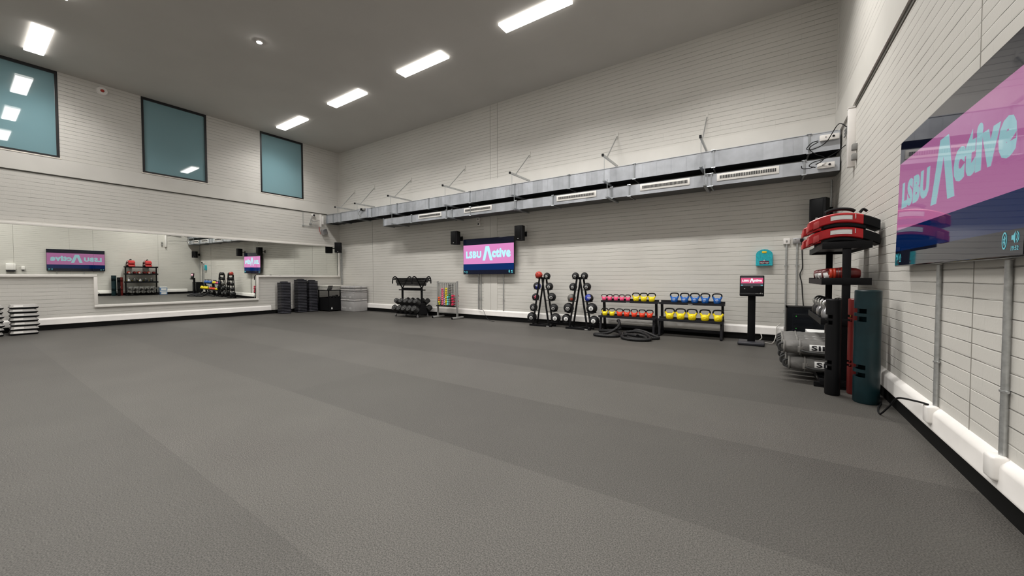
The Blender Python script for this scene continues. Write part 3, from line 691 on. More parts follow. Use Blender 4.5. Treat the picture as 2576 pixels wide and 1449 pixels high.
# ------------------------------------------------------------------ vertical conduits under screens and sockets
def vpipe(name, label, p0, p1, r, nrm, clips, mname='galv_pipe', cat='conduit'):
    e = thing(name, label, cat, p0)
    bm = B(); d = Vector(p1) - Vector(p0); cyl(bm, (0, 0, 0), d, r, seg=12); finish('conduit_pipe', bm, M[mname], e)
    n = Vector(nrm)
    for z in clips:
        bm = B(); c = Vector((0, 0, z - p0[2])); t = Vector((0, 0, 1)).cross(n)
        cyl(bm, c - Vector((0, 0, r * .35)), c + Vector((0, 0, r * .35)), r * 1.35, seg=12)
        for s_ in (-1, 1): cyl(bm, c + t * s_ * r * 1.2 - Vector((0, 0, 0)), c + t * s_ * r * 2.3, r * .45, seg=8)
        finish('pipe_clip', bm, M['galv_pipe'], e)
    return e
vpipe('steel_conduit', 'galvanised conduit under the huge right television, nearer the rack', (XR - 0.02, 4.64, 0.35), (XR - 0.02, 4.64, 1.552), 0.0165, (1, 0, 0), (0.73,))
vpipe('steel_conduit', 'thick galvanised conduit under the huge right television, nearest the viewer', (XR - 0.02, 3.57, 0.35), (XR - 0.02, 3.57, 1.552), 0.017, (1, 0, 0), (0.75,))
vpipe('steel_conduit', 'dark conduit left of its pale neighbour under the back wall television', (-8.30, YB - 0.02, 0.34), (-8.30, YB - 0.02, 1.62), 0.018, (0, 1, 0), (0.72,))
vpipe('steel_conduit', 'pale conduit just left of the pillar strips under the back wall television', (-8.19, YB - 0.02, 0.34), (-8.19, YB - 0.02, 1.62), 0.020, (0, 1, 0), (0.72,))
vpipe('steel_conduit', 'lone conduit right of the pillar strips under the back wall television', (-7.23, YB - 0.02, 0.34), (-7.23, YB - 0.02, 1.62), 0.018, (0, 1, 0), (0.72,))
vpipe('steel_conduit', 'galvanised conduit rising to the single white socket by the first aid box', (0.455, YB - 0.02, 0.34), (0.455, YB - 0.02, 2.20), 0.018, (0, 1, 0), (1.72, 0.72))
vpipe('steel_conduit', 'galvanised conduit rising to the double metal socket', (0.645, YB - 0.02, 0.83), (0.645, YB - 0.02, 2.20), 0.018, (0, 1, 0), (1.72,))
vpipe('steel_conduit', 'galvanised conduit beside the mirror end below the corner loudspeaker', (-16.62, YB - 0.03, 0.9), (-16.62, YB - 0.03, 2.66), 0.022, (0, 1, 0), (1.5,))
vpipe('steel_conduit', 'thin second conduit right of the mirror end in the far corner', (-16.53, YB - 0.03, 0.9), (-16.53, YB - 0.03, 2.66), 0.016, (0, 1, 0), (1.3,))
vpipe('corner_conduit', 'thin conduit running up the right corner beside the loudspeaker', (1.20, YB - 0.03, 0.9), (1.20, YB - 0.03, 3.5), 0.016, (0, 1, 0), (1.75,))
e = thing('wall_socket', 'single white wall socket at the top of the left conduit', 'socket', (0.455, YB, 2.25))
bm = B(); box(bm, -0.06, 0.06, -0.045, 0, -0.065, 0.065, bev=0.006); finish('socket_plate', bm, M['white_pl'], e)
bm = B(); box(bm, -0.015, 0.015, -0.052, -0.044, -0.02, 0.02); finish('socket_switch', bm, M['grey_pl'], e)
e = thing('wall_socket', 'double metal wall socket with a black plug in it', 'socket', (0.665, YB, 2.255))
bm = B(); box(bm, -0.10, 0.10, -0.045, 0, -0.06, 0.06, bev=0.006); finish('socket_plate', bm, M['alu'], e)
bm = B(); box(bm, -0.07, -0.04, -0.052, -0.044, 0.01, 0.04); finish('socket_switch', bm, M['grey_pl'], e)
e = thing('power_plug', 'black plug and lead hanging down from the metal socket to the cabinet', 'plug', (0.72, YB - 0.06, 2.26))
bm = B(); box(bm, -0.03, 0.03, -0.03, 0.03, -0.035, 0.035, bev=0.012); finish('plug_body', bm, M['bk_matt'], e)
bm = B(); tube(bm, spline([(0.0, 0, -0.03), (0.01, 0.02, -0.3), (0.02, 0.03, -0.6), (-0.02, 0.03, -0.75), (0.015, 0.03, -0.95), (0.03, 0.03, -1.2), (0.05, 0.03, -1.43)]), 0.010, 6); finish('plug_lead', bm, M['bk_matt'], e)
bm = B(); tube(bm, spline([(-8.24, YB - 0.06, 1.5), (-8.25, YB - 0.06, 0.9), (-8.24, YB - 0.07, 0.40), (-8.16, YB - 0.09, 0.35), (-8.02, YB - 0.12, 0.33), (-7.9, YB - 0.16, 0.18), (-7.72, YB - 0.25, 0.05), (-7.5, YB - 0.36, 0.012), (-7.3, YB - 0.45, 0.012)]), 0.007, 6)
tag(finish('screen_cable', bm, M['charcoal']), 'thin grey cable dropping from the television over the trunking to the floor', 'cable')
bm = B(); tube(bm, spline([(1.20, 4.62, 0.36), (1.16, 4.75, 0.345), (1.12, 5.1, 0.27), (1.10, 5.25, 0.15), (1.06, 5.4, 0.012), (1.08, 5.6, 0.012), (1.16, 5.9, 0.012), (1.20, 6.3, 0.012), (1.19, 6.8, 0.012)]), 0.009, 6)
tag(finish('floor_cable', bm, M['bk_matt']), 'black cable from the right wall conduit trailing over the trunking to the floor', 'cable')
bm = B(); tube(bm, spline([(0.36, YB - 0.03, 0.40), (0.30, YB - 0.10, 0.33), (0.28, YB - 0.16, 0.12), (0.22, 9.95, 0.014), (0.12, 9.9, 0.014), (0.0, 9.88, 0.02), (-0.05, 9.80, 0.05), (0.02, 10.0, 0.10), (0.0, 10.2, 0.18)]), 0.009, 6)
tag(finish('floor_cable', bm, M['cable_w']), 'white cable curling on the floor right of the kiosk', 'cable')

# ------------------------------------------------------------------ first aid box
e = thing('first_aid_box', 'turquoise clear plastic first aid box on the back wall above the kiosk', 'first aid box', (0.045, YB, 1.89))
bm = B(); w = 0.155
P = [(-w, -0.17), (w, -0.17), (w, 0.08), (w * .93, 0.12), (w * .72, 0.155), (w * .4, 0.185), (0, 0.195), (-w * .4, 0.185), (-w * .72, 0.155), (-w * .93, 0.12), (-w, 0.08)]
prism(bm, P, lambda u, v, d: (u, d, v), -0.11, 0); finish('box_shell', bm, M['tealbox'], e)
bm = B(); prism(bm, [(u * 1.03, v * 1.03) for u, v in P], lambda u, v, d: (u, d, v), -0.06, -0.048); finish('box_rim', bm, M['tealbox'], e)
bm = B(); box(bm, -0.045, 0.045, -0.122, -0.105, 0.11, 0.155, bev=0.008); finish('box_latch', bm, M['yellow'], e)
bm = B(); box(bm, -0.09, 0.09, -0.116, -0.108, -0.135, -0.065, bev=0.002)
text(bm, 'FIRST AID', lambda u, v: Vector((u, -0.1175, v)), -0.08, 0.08, -0.125, -0.095, 1, 0.02)
box(bm, -0.02, 0.02, -0.118, -0.112, -0.060, -0.052, 1); box(bm, -0.004, 0.004, -0.118, -0.112, -0.076, -0.036, 1)
finish('box_label', bm, [M['dred'], M['label']], kid(e, 'box_shell'))

# ------------------------------------------------------------------ kiosk
e = thing('touchscreen_kiosk', 'black touchscreen kiosk on a post with pink LSBU Active screen', 'kiosk', (-0.17, 9.60, 0), 0.0)
bm = B(); box(bm, -0.245, 0.245, -0.24, 0.24, 0, 0.075, bev=0.03, seg=3); finish('kiosk_base', bm, M['kiosk'], e)
bm = B(); box(bm, -0.07, 0.07, -0.05, 0.05, 0.07, 1.15, bev=0.006); finish('kiosk_post', bm, M['bk'], e)
R = Matrix.Rotation(-0.12, 3, 'X'); c = Vector((0.0, -0.09, 1.27))
T = lambda u, v, d: c + R @ Vector((u, d, v))
bm = B(); box(bm, -0.22, 0.22, -0.03, 0.03, -0.22, 0.22, bev=0.018, seg=3)
for v in bm.verts: v.co = c + R @ v.co
khead = finish('kiosk_head', bm, M['bk'], e)
bm = B(); box(bm, -0.22, 0.22, -0.075, 0.0, -0.225, -0.16, bev=0.02, seg=3)
for v in bm.verts: v.co = c + R @ v.co
ktray = finish('kiosk_tray', bm, M['bk'], e)
sk = screen_mats('screen_kiosk', 0.9)
kp = mat('kiosk_pink', (0.02, 0.01, 0.01, 1), 0.1, emit=rgb(214, 84, 124), estr=1.0)
kw = mat('kiosk_white', (0.02, 0.02, 0.02, 1), 0.1, emit=(0.95, 0.95, 0.98, 1), estr=1.0)
kg = mat('kiosk_grey', (0.01, 0.01, 0.01, 1), 0.1, emit=rgb(62, 60, 66), estr=1.0)
bm = B(); q = lambda a, b, z0, z1, mi, d=-0.0315: poly(bm, [T(a, z0, d), T(b, z0, d), T(b, z1, d), T(a, z1, d)], mi)
q(-0.20, 0.20, -0.01, 0.195, 1); q(-0.20, 0.20, 0.05, 0.165, 0, -0.032)
logo(bm, lambda u, v: T(u, v, -0.0335), -0.20, 0.20, 0.05, 0.165, 2)
for x in (-0.19, -0.17, 0.165, 0.185): q(x - 0.007, x + 0.007, 0.0, 0.016, 3, -0.033)
q(-0.02, 0.02, -0.032, -0.024, 4, -0.0325); q(-0.14, -0.12, -0.068, -0.060, 4, -0.0325)
finish('kiosk_screen', bm, [kp, kg, kw, sk[4], M['label']], khead, sharp=0.1)
bm = B(); [box(bm, x, x + 0.012, -0.082, -0.072, -0.175, -0.168) for x in (0.07, 0.09, 0.11, 0.13)]; cyl(bm, (0.16, -0.075, -0.165), (0.16, -0.084, -0.165), 0.012); cyl(bm, (0.19, -0.075, -0.172), (0.19, -0.084, -0.172), 0.008)
for v in bm.verts: v.co = c + R @ v.co
finish('kiosk_buttons', bm, M['grey_pl'], ktray)

# ------------------------------------------------------------------ audio cabinet
e = thing('equipment_cabinet', 'black glass-fronted audio equipment cabinet in the right corner', 'cabinet', (0.455, 9.90, 0))
cw, cdp, ch = 0.78, 0.42, 0.83
bm = B()
box(bm, 0, cw, 0.03, cdp, 0, 0.03); box(bm, 0, cw, 0.0, cdp, ch - 0.03, ch); box(bm, 0, 0.02, 0.0, cdp, 0, ch); box(bm, cw - 0.02, cw, 0, cdp, 0, ch); box(bm, 0, cw, cdp - 0.02, cdp, 0, ch)
finish('cabinet_body', bm, M['bk'], e)
bm = B(); box(bm, 0.02, cw - 0.02, -0.006, 0.002, 0.03, ch - 0.03); finish('cabinet_door', bm, M['dkglass'], e)
bm = B(); box(bm, 0.02, cw - 0.02, 0.10, cdp - 0.02, 0.28, 0.30); box(bm, 0.02, cw - 0.02, 0.10, cdp - 0.02, 0.54, 0.56); finish('cabinet_shelf', bm, M['bk'], e)
for k, (z, nm) in enumerate(((0.56, 'stereo amplifier with green light inside the glass cabinet, top'), (0.30, 'black rack device on the middle shelf inside the glass cabinet'), (0.06, 'black rack device with blue light at the cabinet bottom'))):
    d = thing('audio_device', nm, 'audio device', (0.60, 10.005, z + .003))
    bm = B(); box(bm, 0, 0.50, 0, 0.25, 0, 0.13, bev=0.004); d = finish('device_case', bm, M['device'], d)
    bm = B(); [cyl(bm, (0.06 + 0.03 * j, 0, 0.09), (0.06 + 0.03 * j, -0.012, 0.09), 0.008, seg=10) for j in range(14)]; finish('device_knobs', bm, M['grey_pl'], d)
    bm = B(); box(bm, 0.02, 0.035 if k < 2 else 0.12, -0.006, 0, 0.05, 0.065); finish('device_light', bm, M['led_g' if k < 2 else 'led_b'], d)

# ------------------------------------------------------------------ kettlebells and their racks
def kb_rack(e, L, feet=True):
    x0, x1 = -L / 2, L / 2
    for (yf, yb, z) in ((0.0, 0.235, 0.43), (0.20, 0.43, 0.83)):
        bm = B(); prism(bm, [(yf, z - 0.055), (yf + 0.01, z - 0.055), (yf + 0.012, z - 0.012), (yb, z + 0.012), (yb, z + 0.055), (yb + 0.012, z + 0.055), (yb + 0.012, z - 0.0), (yf + 0.03, z - 0.022), (yf, z + 0.012)][0:0] or
                        [(yf, z - 0.05), (yb + 0.01, z - 0.05), (yb + 0.01, z + 0.045), (yb, z + 0.045), (yb, z - 0.002), (yf + 0.012, z - 0.002), (yf + 0.012, z + 0.006), (yf, z + 0.006)], lambda u, v, d: (d, u, v), x0 - 0.01, x1 + 0.01)
        finish('shelf', bm, M['charcoal'], e)
    for s in (-1, 1):
        xa = x0 + 0.01 if s < 0 else x1 - 0.06
        bm = B(); prism(bm, [(0.02, 0.0), (0.09, 0.0), (0.12, 0.40), (0.06, 0.40)], lambda u, v, d: (d, u, v), xa, xa + 0.05); finish('front_leg', bm, M['charcoal'], e)
        bm = B(); prism(bm, [(0.36, 0.0), (0.46, 0.0), (0.38, 0.79), (0.29, 0.79)], lambda u, v, d: (d, u, v), xa, xa + 0.05); finish('rear_leg', bm, M['bk'], e)
        bm = B(); box(bm, xa, xa + 0.05, 0.0, 0.48, 0.0, 0.03); finish('foot_bar', bm, M['bk'], e)
    bm = B(); box(bm, x0 + 0.05, x1 - 0.05, 0.42, 0.45, 0.10, 0.15); finish('rear_brace', bm, M['bk'], e)
    bm = B(); c = 0.0
    text(bm, 'SIDEA', lambda u, v: Vector((u, 0.198, v)), c - 0.05, c + 0.05, 0.795, 0.812, 0, 0.02); finish('rack_badge', bm, M['label'], e, sharp=.1)
rk1 = thing('kettlebell_rack', 'two-tier black kettlebell rack with pink, yellow and red kettlebells', 'rack', (-2.93, 9.72, 0)); kb_rack(rk1, 1.45)
rk2 = thing('kettlebell_rack', 'two-tier black kettlebell rack with blue and yellow kettlebells', 'rack', (-1.425, 9.72, 0)); kb_rack(rk2, 1.42)
KB = {}
def kettlebell(r, mname, label, loc, rz, group, handle=0):
    key = (round(r, 3), mname)
    if key not in KB:
        e = thing('kettlebell', label, 'kettlebell', loc, rz, group)
        bm = B(); prof = [(r * .55, 0.0), (r * .80, 0.08 * r), (r * .96, .42 * r), (r, .80 * r), (r * .95, 1.12 * r), (r * .78, 1.42 * r), (r * .45, 1.62 * r), (0.001, 1.68 * r)]
        lathe(bm, prof, 24)
        for s in (-1, 1):   # horns, coated like the body
            tube(bm, spline([(s * r * .50, 0, 1.05 * r), (s * r * .88, 0, 1.55 * r), (s * r * 1.14, 0, 2.02 * r)], 5), [r * .42, r * .40, r * .37, r * .34, r * .31, r * .29, r * .27, r * .26, r * .25, r * .245, r * .24], 10)
        if mname != 'kblue':
            cyl(bm, (0, -r * .90, .85 * r), (0, -r * 1.02, .85 * r), r * .36, r * .33, 20)
        finish('kettlebell_body', bm, M[mname], e)
        bm = B(); hw = 1.14 * r
        tube(bm, spline([(-hw, 0, 1.98 * r), (-hw * 1.03, 0, 2.35 * r), (-hw * .84, 0, 2.72 * r), (-hw * .4, 0, 2.86 * r), (hw * .4, 0, 2.86 * r), (hw * .84, 0, 2.72 * r), (hw * 1.03, 0, 2.35 * r), (hw, 0, 1.98 * r)], 5), r * .19, 10)
        finish('kettlebell_handle', bm, M['bk'], e)
        if mname == 'kblue':
            bm = B()
            text(bm, 'KG', lambda u, v: Vector((u, -math.sqrt(max((1.02 * r) ** 2 - u * u - (v - .85 * r) ** 2, 0)), v)), -r * .25, r * .25, .55 * r, .75 * r, 0, 0.02)
            text(bm, 'SIDEA', lambda u, v: Vector((u, -math.sqrt(max((1.02 * r) ** 2 - u * u - (v - .85 * r) ** 2, 0)), v)), -r * .42, r * .42, .95 * r, 1.15 * r, 0, 0.02)
            finish('kettlebell_print', bm, M['label'], kid(e, 'kettlebell_body'), sharp=.1)
        KB[key] = e; return e
    return dup(KB[key], loc=loc, rot=(0, 0, rz), label=label) if (KB[key].__setitem__('group', KB[key]['group']) or True) else None
def kput(r, mname, label, loc, rz, group):
    k = kettlebell(r, mname, label, loc, rz, group); k['group'] = group; return k
zt, zb_ = 0.829, 0.429
yt, yb2 = 9.72 + 0.31, 9.72 + 0.115
def xat(px, y):  # point on the ray of the photo column at depth y (layout measured from the photo)
    import mathutils
    d = r2 * ((px - 1288) / F_PX) + fw; return d.x / d.y * y
for i, px in enumerate((1523.8, 1537.8, 1553.6, 1568.5, 1583.8)):
    kput(0.055, 'kpink', 'pink kettlebell, %s from the left in the front line of the upper tier' % ORD[i], (xat(px - 4, 9.977), 9.977, zt), 0.15, 'pink kettlebells')
for i, px in enumerate((1531, 1546, 1561, 1576)):
    kput(0.055, 'kpink', 'pink kettlebell, %s from the left in the half-hidden rear line of the upper tier' % ORD[i], (xat(px + 4, 10.099), 10.092, zt), 0.0, 'pink kettlebells')
for i, px in enumerate((1600.2, 1619.7, 1639.9)):
    kput(0.074, 'kyel', 'yellow kettlebell, %s from the left on the upper tier beside the pink ones' % ORD[i], (xat(px, yt), yt, zt), 0.12, 'yellow kettlebells, upper tier')
for i, px in enumerate((1521.9, 1540)):
    kput(0.067, 'kyel', 'yellow kettlebell, %s on the lower tier left of the red ones' % ('leftmost', 'second')[i], (xat(px, yb2), yb2, zb_), 0.3, 'yellow kettlebells beside the red ones')
for i, px in enumerate((1559.2, 1576.9, 1595.9, 1616, 1635)):
    kput(0.067, 'kred', 'red kettlebell, %s from the left on the lower tier' % ORD[i], (xat(px, yb2), yb2, zb_), 0.1, 'red kettlebells')
for i, px in enumerate((1697, 1722.8, 1748.3, 1774.4, 1804.6)):
    kput(0.081, 'kblue', 'blue kettlebell, %s from the left on the upper tier' % ORD[i], (xat(px, yt), yt, zt), random.uniform(-.15, .15), 'blue kettlebells')
for i, px in enumerate((1685.3, 1712.9, 1741.8, 1774.4, 1807.6)):
    kput(0.090, 'kyel', 'large yellow kettlebell, %s from the left under the blue ones' % ORD[i], (xat(px, yb2), yb2, zb_), 0.0, 'large yellow kettlebells')

# ------------------------------------------------------------------ medicine ball racks and balls
def ball_rack(e, zs_l, zs_r):
    """local origin: floor centre of the A frame; zs: list of (x, z_contact, r)"""
    bm_i = 0
    for y in (-0.12, 0.14):
        bm = B()
        for s in (-1, 1):
            n = Vector((s * 0.04, y, 1.46)); f = Vector((s * 0.27, y, 0.03))
            d = (f - n).normalized(); t = Vector((0, 1, 0)).cross(d) * 0.022
            poly4 = [n - t, n + t, f + t, f - t]
            A = [bm.verts.new(p + Vector((0, -0.018, 0))) for p in poly4]; Bv = [bm.verts.new(p + Vector((0, 0.018, 0))) for p in poly4]
            for i in range(4): bm.faces.new((A[i], A[(i + 1) % 4], Bv[(i + 1) % 4], Bv[i]))
            bm.faces.new(A[::-1]); bm.faces.new(Bv)
        box(bm, -0.06, 0.06, y - 0.018, y + 0.018, 1.42, 1.47)
        finish('frame_leg_pair', bm, M['bk'], e)
        bm = B(); prism(bm, [(-0.38, 0.0), (0.36, 0.0), (0.36, 0.045), (0, 0.062), (-0.38, 0.055)], lambda u, v, d: (u, d, v), y - 0.03, y + 0.03); finish('foot_bar', bm, M['bk'], e)
    bm = B(); box(bm, -0.03, 0.03, -0.12, 0.14, 1.43, 1.46); box(bm, -0.27, -0.23, -0.12, 0.14, 0.02, 0.05); box(bm, 0.23, 0.27, -0.12, 0.14, 0.02, 0.05); finish('cross_bar', bm, M['bk'], e)
    bm = B(); text(bm, 'SIDEA', lambda u, v: Vector((u, -0.1505, v)), 0.20, 0.29, 0.012, 0.032, 0, 0.02); finish('rack_badge', bm, M['label'], e, sharp=.1)
    for (x, z, r) in zs_l + zs_r:
        s = -1 if x < 0 else 1
        bm = B(); R_ = r * 0.80; zc = z - r * 0.60 - 0.019
        tube(bm, [(x + R_ * math.cos(t), R_ * math.sin(t), zc) for t in np.linspace(0, 2 * PI, 25)[:-1]], 0.009, 6, closed=True)
        lx = 0.04 + (1.46 - zc) / 1.43 * 0.23
        for y in (-0.12, 0.14):
            tube(bm, [(s * lx, y, zc - .006), (x - s * R_ * .8, (1 if y > 0 else -1) * R_ * .6, zc - .006)], 0.008, 6)
        finish('ball_cradle', bm, M['bk'], e)
def disc_on(bm, r, dirv, ang, mi, lift=0.002, a0=0.0, seg=28, rings=4):
    """cap patch on a sphere of radius r round direction dirv"""
    d = Vector(dirv).normalized(); a = d.orthogonal().normalized(); b = d.cross(a); R_ = r + lift
    prev = None; c0 = None
    for i in range(rings + 1):
        t = a0 + (ang - a0) * i / rings
        if t < 1e-6: c0 = bm.verts.new(d * R_); prev = None; continue
        ring = [bm.verts.new((d * math.cos(t) + (a * math.cos(2 * PI * k / seg) + b * math.sin(2 * PI * k / seg)) * math.sin(t)) * R_) for k in range(seg)]
        for k in range(seg):
            if prev: f = bm.faces.new((prev[k], prev[(k + 1) % seg], ring[(k + 1) % seg], ring[k]))
            elif c0 is not None: f = bm.faces.new((c0, ring[k], ring[(k + 1) % seg]))
            else: continue
            f.smooth = True; f.material_index = mi
        prev = ring
def sph_text(bm, s, r, dirv, w, h, mi, lift=0.004, dv=0.0):
    d = Vector(dirv).normalized(); u_ = Vector((0, 0, 1)).cross(d).normalized(); v_ = d.cross(u_)
    def fn(u, v): return (d * r + u_ * u + v_ * (v + dv)).normalized() * (r + lift)
    text(bm, s, fn, -w / 2, w / 2, -h / 2, h / 2, mi, 0.03, fine=True)
def ball(kind, r, loc, label, num='5', group='black medicine balls'):
    e = thing('medicine_ball', label, 'medicine ball', loc, 0, group)
    bm = B(); body = {'red': 'redball', 'grey': 'greyball'}.get(kind, 'rubber')
    sphere(bm, (0, 0, 0), r, seg=32, rings=20); skin = finish('ball_skin', bm, M[body], e)
    to = Vector((-loc[0], -loc[1], 0)).normalized()     # towards the room
    side = Vector((to.y, -to.x, 0))
    bm = B()
    if kind == 'black':
        d = (to - side * -0.25 + Vector((0, 0, -0.12)))
        disc_on(bm, r, d, 0.36, 0, a0=0.27); disc_on(bm, r, d, 0.27, 1, lift=0.0015)
        sph_text(bm, num, r, d, r * 0.26 if len(num) > 1 else r * .16, r * 0.26, 0)
        finish('ball_label', bm, [M['label'], M['charcoal']], e, label='white number ring')
    elif kind == 'white':
        d = (to - side * -0.2 + Vector((0, 0, 0.02)))
        disc_on(bm, r, d, 0.42, 0); sph_text(bm, num, r, d, r * .36, r * .26, 1, dv=r * 0.1); sph_text(bm, 'KG', r, d, r * .30, r * .16, 1, dv=-r * 0.17)
        finish('ball_label', bm, [M['label'], M['charcoal']], e, label='white disc with weight print')
    elif kind == 'red':
        for d in ((0, 0, 1), to * .6 + side * .9 + Vector((0, 0, .1)), to - side * .9 + Vector((0, 0, -.1)), to * .8 + Vector((0, 0, -.9)), to + side * .35 + Vector((0, 0, .45))): disc_on(bm, r, d, 0.16, 0, seg=5)
        finish('ball_patches', bm, [M['bk_matt']], e)
    elif kind == 'blue':
        disc_on(bm, r, to * .8 + side * (-.5 if r < .118 else .6) + Vector((0, 0, -.35 if r < .118 else .3)), 0.98, 0, lift=0.0012, rings=10)
        d = to + Vector((0, 0, .1)); sph_text(bm, 'SIDEA', r, d, r * .95, r * .26, 1, dv=r * .06); sph_text(bm, 'KG', r, d, r * .3, r * .14, 1, dv=-r * .2)
        finish('ball_cover', bm, [M['blueball'], M['label']], e, label='blue half with white lettering')
    elif kind == 'grey':
        d = to + Vector((0, 0, -.25)); disc_on(bm, r, d, 0.34, 0, seg=6); sph_text(bm, num, r, d, r * .2, r * .3, 1)
        finish('ball_label', bm, [M['kred'], M['greyball']], e, label='red number patch')
    elif kind == 'star':
        for k in range(5):
            t = 2 * PI * k / 5 + .3; d = to + side * .42 * math.cos(t) + Vector((0, 0, .42 * math.sin(t) + .05)); disc_on(bm, r, d, 0.2, 0, seg=4)
        disc_on(bm, r, to + Vector((0, 0, .05)), 0.28, 0, lift=.0025, seg=10)
        finish('ball_patches', bm, [M['pinkstar']], e, label='pink star shaped patch')
    return e
BL = {1: ((-5.475, 9.90), [(-5.61, 1.53, .113, 'red', ''), (-5.67, 1.20, .117, 'blue', ''), (-5.72, .865, .114, 'star', ''), (-5.79, .55, .120, 'black', '5'), (-5.85, .25, .148, 'black', '10'),
                          (-5.33, 1.50, .104, 'black', '1'), (-5.25, 1.19, .115, 'black', '3'), (-5.17, .88, .126, 'black', '4'), (-5.10, .56, .126, 'black', '5'), (-5.04, .26, .149, 'white', '10')]),
      2: ((-4.25, 9.85), [(-4.39, 1.50, .102, 'black', '2'), (-4.46, 1.19, .113, 'black', '3'), (-4.51, .87, .117, 'grey', '6'), (-4.60, .585, .148, 'black', '10'), (-4.66, .27, .141, 'white', '12'),
                          (-4.12, 1.50, .101, 'black', '2'), (-4.04, 1.20, .111, 'black', '3'), (-3.98, .88, .119, 'blue', ''), (-3.90, .60, .150, 'white', '9'), (-3.83, .26, .144, 'white', '12')])}
lev = ['top', 'second', 'third', 'fourth', 'bottom']
for n, ((x, y), L_) in BL.items():
    side_ = ('left', 'right')[n - 1]
    e = thing('medicine_ball_rack', 'black A-frame medicine ball rack, the %s' % (('left one, holding a red ball at its top', 'right one beside the kettlebells')[n - 1]), 'rack', (x, y, 0))
    ball_rack(e, [(q[0] - x, q[1], q[2]) for q in L_[:5]], [(q[0] - x, q[1], q[2]) for q in L_[5:]])
    for i, (bx_, bz_, br_, kd, num) in enumerate(L_):
        desc = {'black': 'black', 'white': 'large black' if br_ > .13 else 'black', 'red': 'red and black', 'blue': 'blue and black', 'grey': 'dark grey red-numbered', 'star': 'black pink-starred'}[kd]
        ball(kd, br_, (bx_, y, bz_), '%s medicine ball, %s on the %s side of the %s ball rack' % (desc, lev[i % 5], ('left', 'right')[i // 5], side_), num, 'medicine balls on the %s rack' % side_)

# ------------------------------------------------------------------ battle ropes
def rope(label, pts, r=0.037, dx=0.0):
    pts = [(x + dx, y, z) for x, y, z in pts]
    e = thing('battle_rope', label, 'rope', (0, 0, 0))
    P = spline([(x, y, z + r) for x, y, z in pts], 16)
    bm = B(); rr = [r * (1 + 0.07 * math.sin(i * 1.9)) for i in range(len(P))]
    tube(bm, P, rr, 10); finish('rope_cord', bm, M['rubber'], e)
    bm = B()
    for a, b in ((P[0], P[3]), (P[-1], P[-4])): cyl(bm, a, b, r * 1.22, seg=12)
    finish('rope_end_grip', bm, M['bk'], e)
rope('thick black battle rope coiled in front of the rack, left heap', [(-3.05, 9.62, .30), (-2.98, 9.5, .22), (-3.02, 9.35, .12), (-3.15, 9.2, .03), (-3.32, 9.05, 0), (-3.42, 8.95, 0), (-3.36, 8.84, 0), (-3.15, 8.80, 0), (-2.92, 8.88, 0), (-2.84, 9.08, 0), (-2.90, 9.3, .03), (-3.1, 9.45, .05), (-3.35, 9.5, .02), (-3.55, 9.62, .0), (-3.4, 9.7, 0), (-3.15, 9.62, .04), (-2.98, 9.66, .10)], dx=-.035)
rope('thick black battle rope coiled in front of the rack, right heap', [(-2.72, 9.50, .03), (-2.6, 9.40, .11), (-2.4, 9.34, .10), (-2.15, 9.28, .03), (-2.02, 9.18, 0), (-2.12, 9.05, 0), (-2.4, 9.04, .02), (-2.66, 8.95, .0), (-2.55, 8.80, .0), (-2.35, 8.75, 0), (-2.22, 8.86, 0), (-2.30, 9.0, .03), (-2.5, 9.02, .05), (-2.7, 9.0, .04), (-2.78, 8.85, 0.02), (-2.65, 8.68, 0), (-2.4, 8.62, 0), (-2.2, 8.70, .0), (-2.12, 8.85, .02), (-2.3, 9.12, .07), (-2.55, 9.25, .10), (-2.8, 9.20, .07), (-2.75, 9.05, .05), (-2.5, 8.88, .055), (-2.4, 8.80, .055)], dx=.03)

# ------------------------------------------------------------------ studio barbell rack
SR = thing('studio_barbell_rack', 'black wheeled studio rack with barbells on top and weight plates below', 'rack', (-11.0, 9.70, 0), 0.0)
px_ = 0.53
for s in (-1, 1):
    bm = B(); box(bm, s * px_ - 0.03, s * px_ + 0.03, -0.03, 0.03, 0.08, 1.12, bev=0.006); finish('post', bm, M['bk'], SR)
    for t in (-1, 1):
        bm = B(); tube(bm, spline([(s * px_, t * .01, 1.08), (s * px_, t * .10, 1.20), (s * px_, t * .20, 1.36), (s * px_, t * .28, 1.47), (s * px_, t * .36, 1.50), (s * px_, t * .43, 1.46), (s * px_, t * .46, 1.36), (s * px_, t * .465, 1.24)], 6), 0.022, 8); finish('hook_arm', bm, M['bk'], SR)
bm = B(); box(bm, -px_, px_, -0.03, 0.03, 1.02, 1.08); finish('top_rail', bm, M['bk'], SR)
bm = B(); box(bm, -0.63, 0.63, -0.09, 0.09, 0.985, 1.005); box(bm, -0.63, 0.63, -0.095, -0.085, 0.985, 1.02); box(bm, -0.63, 0.63, .085, 0.095, 0.985, 1.02); finish('collar_tray', bm, M['bk'], SR)
bm = B(); prism(bm, [(-0.26, 0.10), (0.26, 0.10), (0.05, 0.52), (-0.05, 0.52)], lambda u, v, d: (d, u, v), -0.60, 0.60); finish('plate_body', bm, M['bk_matt'], SR)
for x, y in ((-0.6, -0.27), (0.6, -0.27), (-0.6, 0.22), (0.6, 0.22)):
    bm = B(); cyl(bm, (x - 0.015, y, 0.035), (x + 0.015, y, 0.035), 0.035, seg=16); cyl(bm, (x, y, 0.06), (x, y, 0.12), 0.014); box(bm, x - .025, x + .025, y - .02, y + .02, 0.06, 0.075); finish('caster', bm, M['alu'], SR)
tilt = math.radians(32)
pegs = []
for sgn, nm in ((-1, 'front'), (1, 'rear')):
    for tier, (z, y, r) in enumerate(((0.225, 0.20, 0.112), (0.490, 0.11, 0.092))):
        for k in range(5):
            pegs.append((sgn, nm, tier, -0.54 + 0.27 * k, sgn * y, z, r, k))
PL = {}
bm = B()
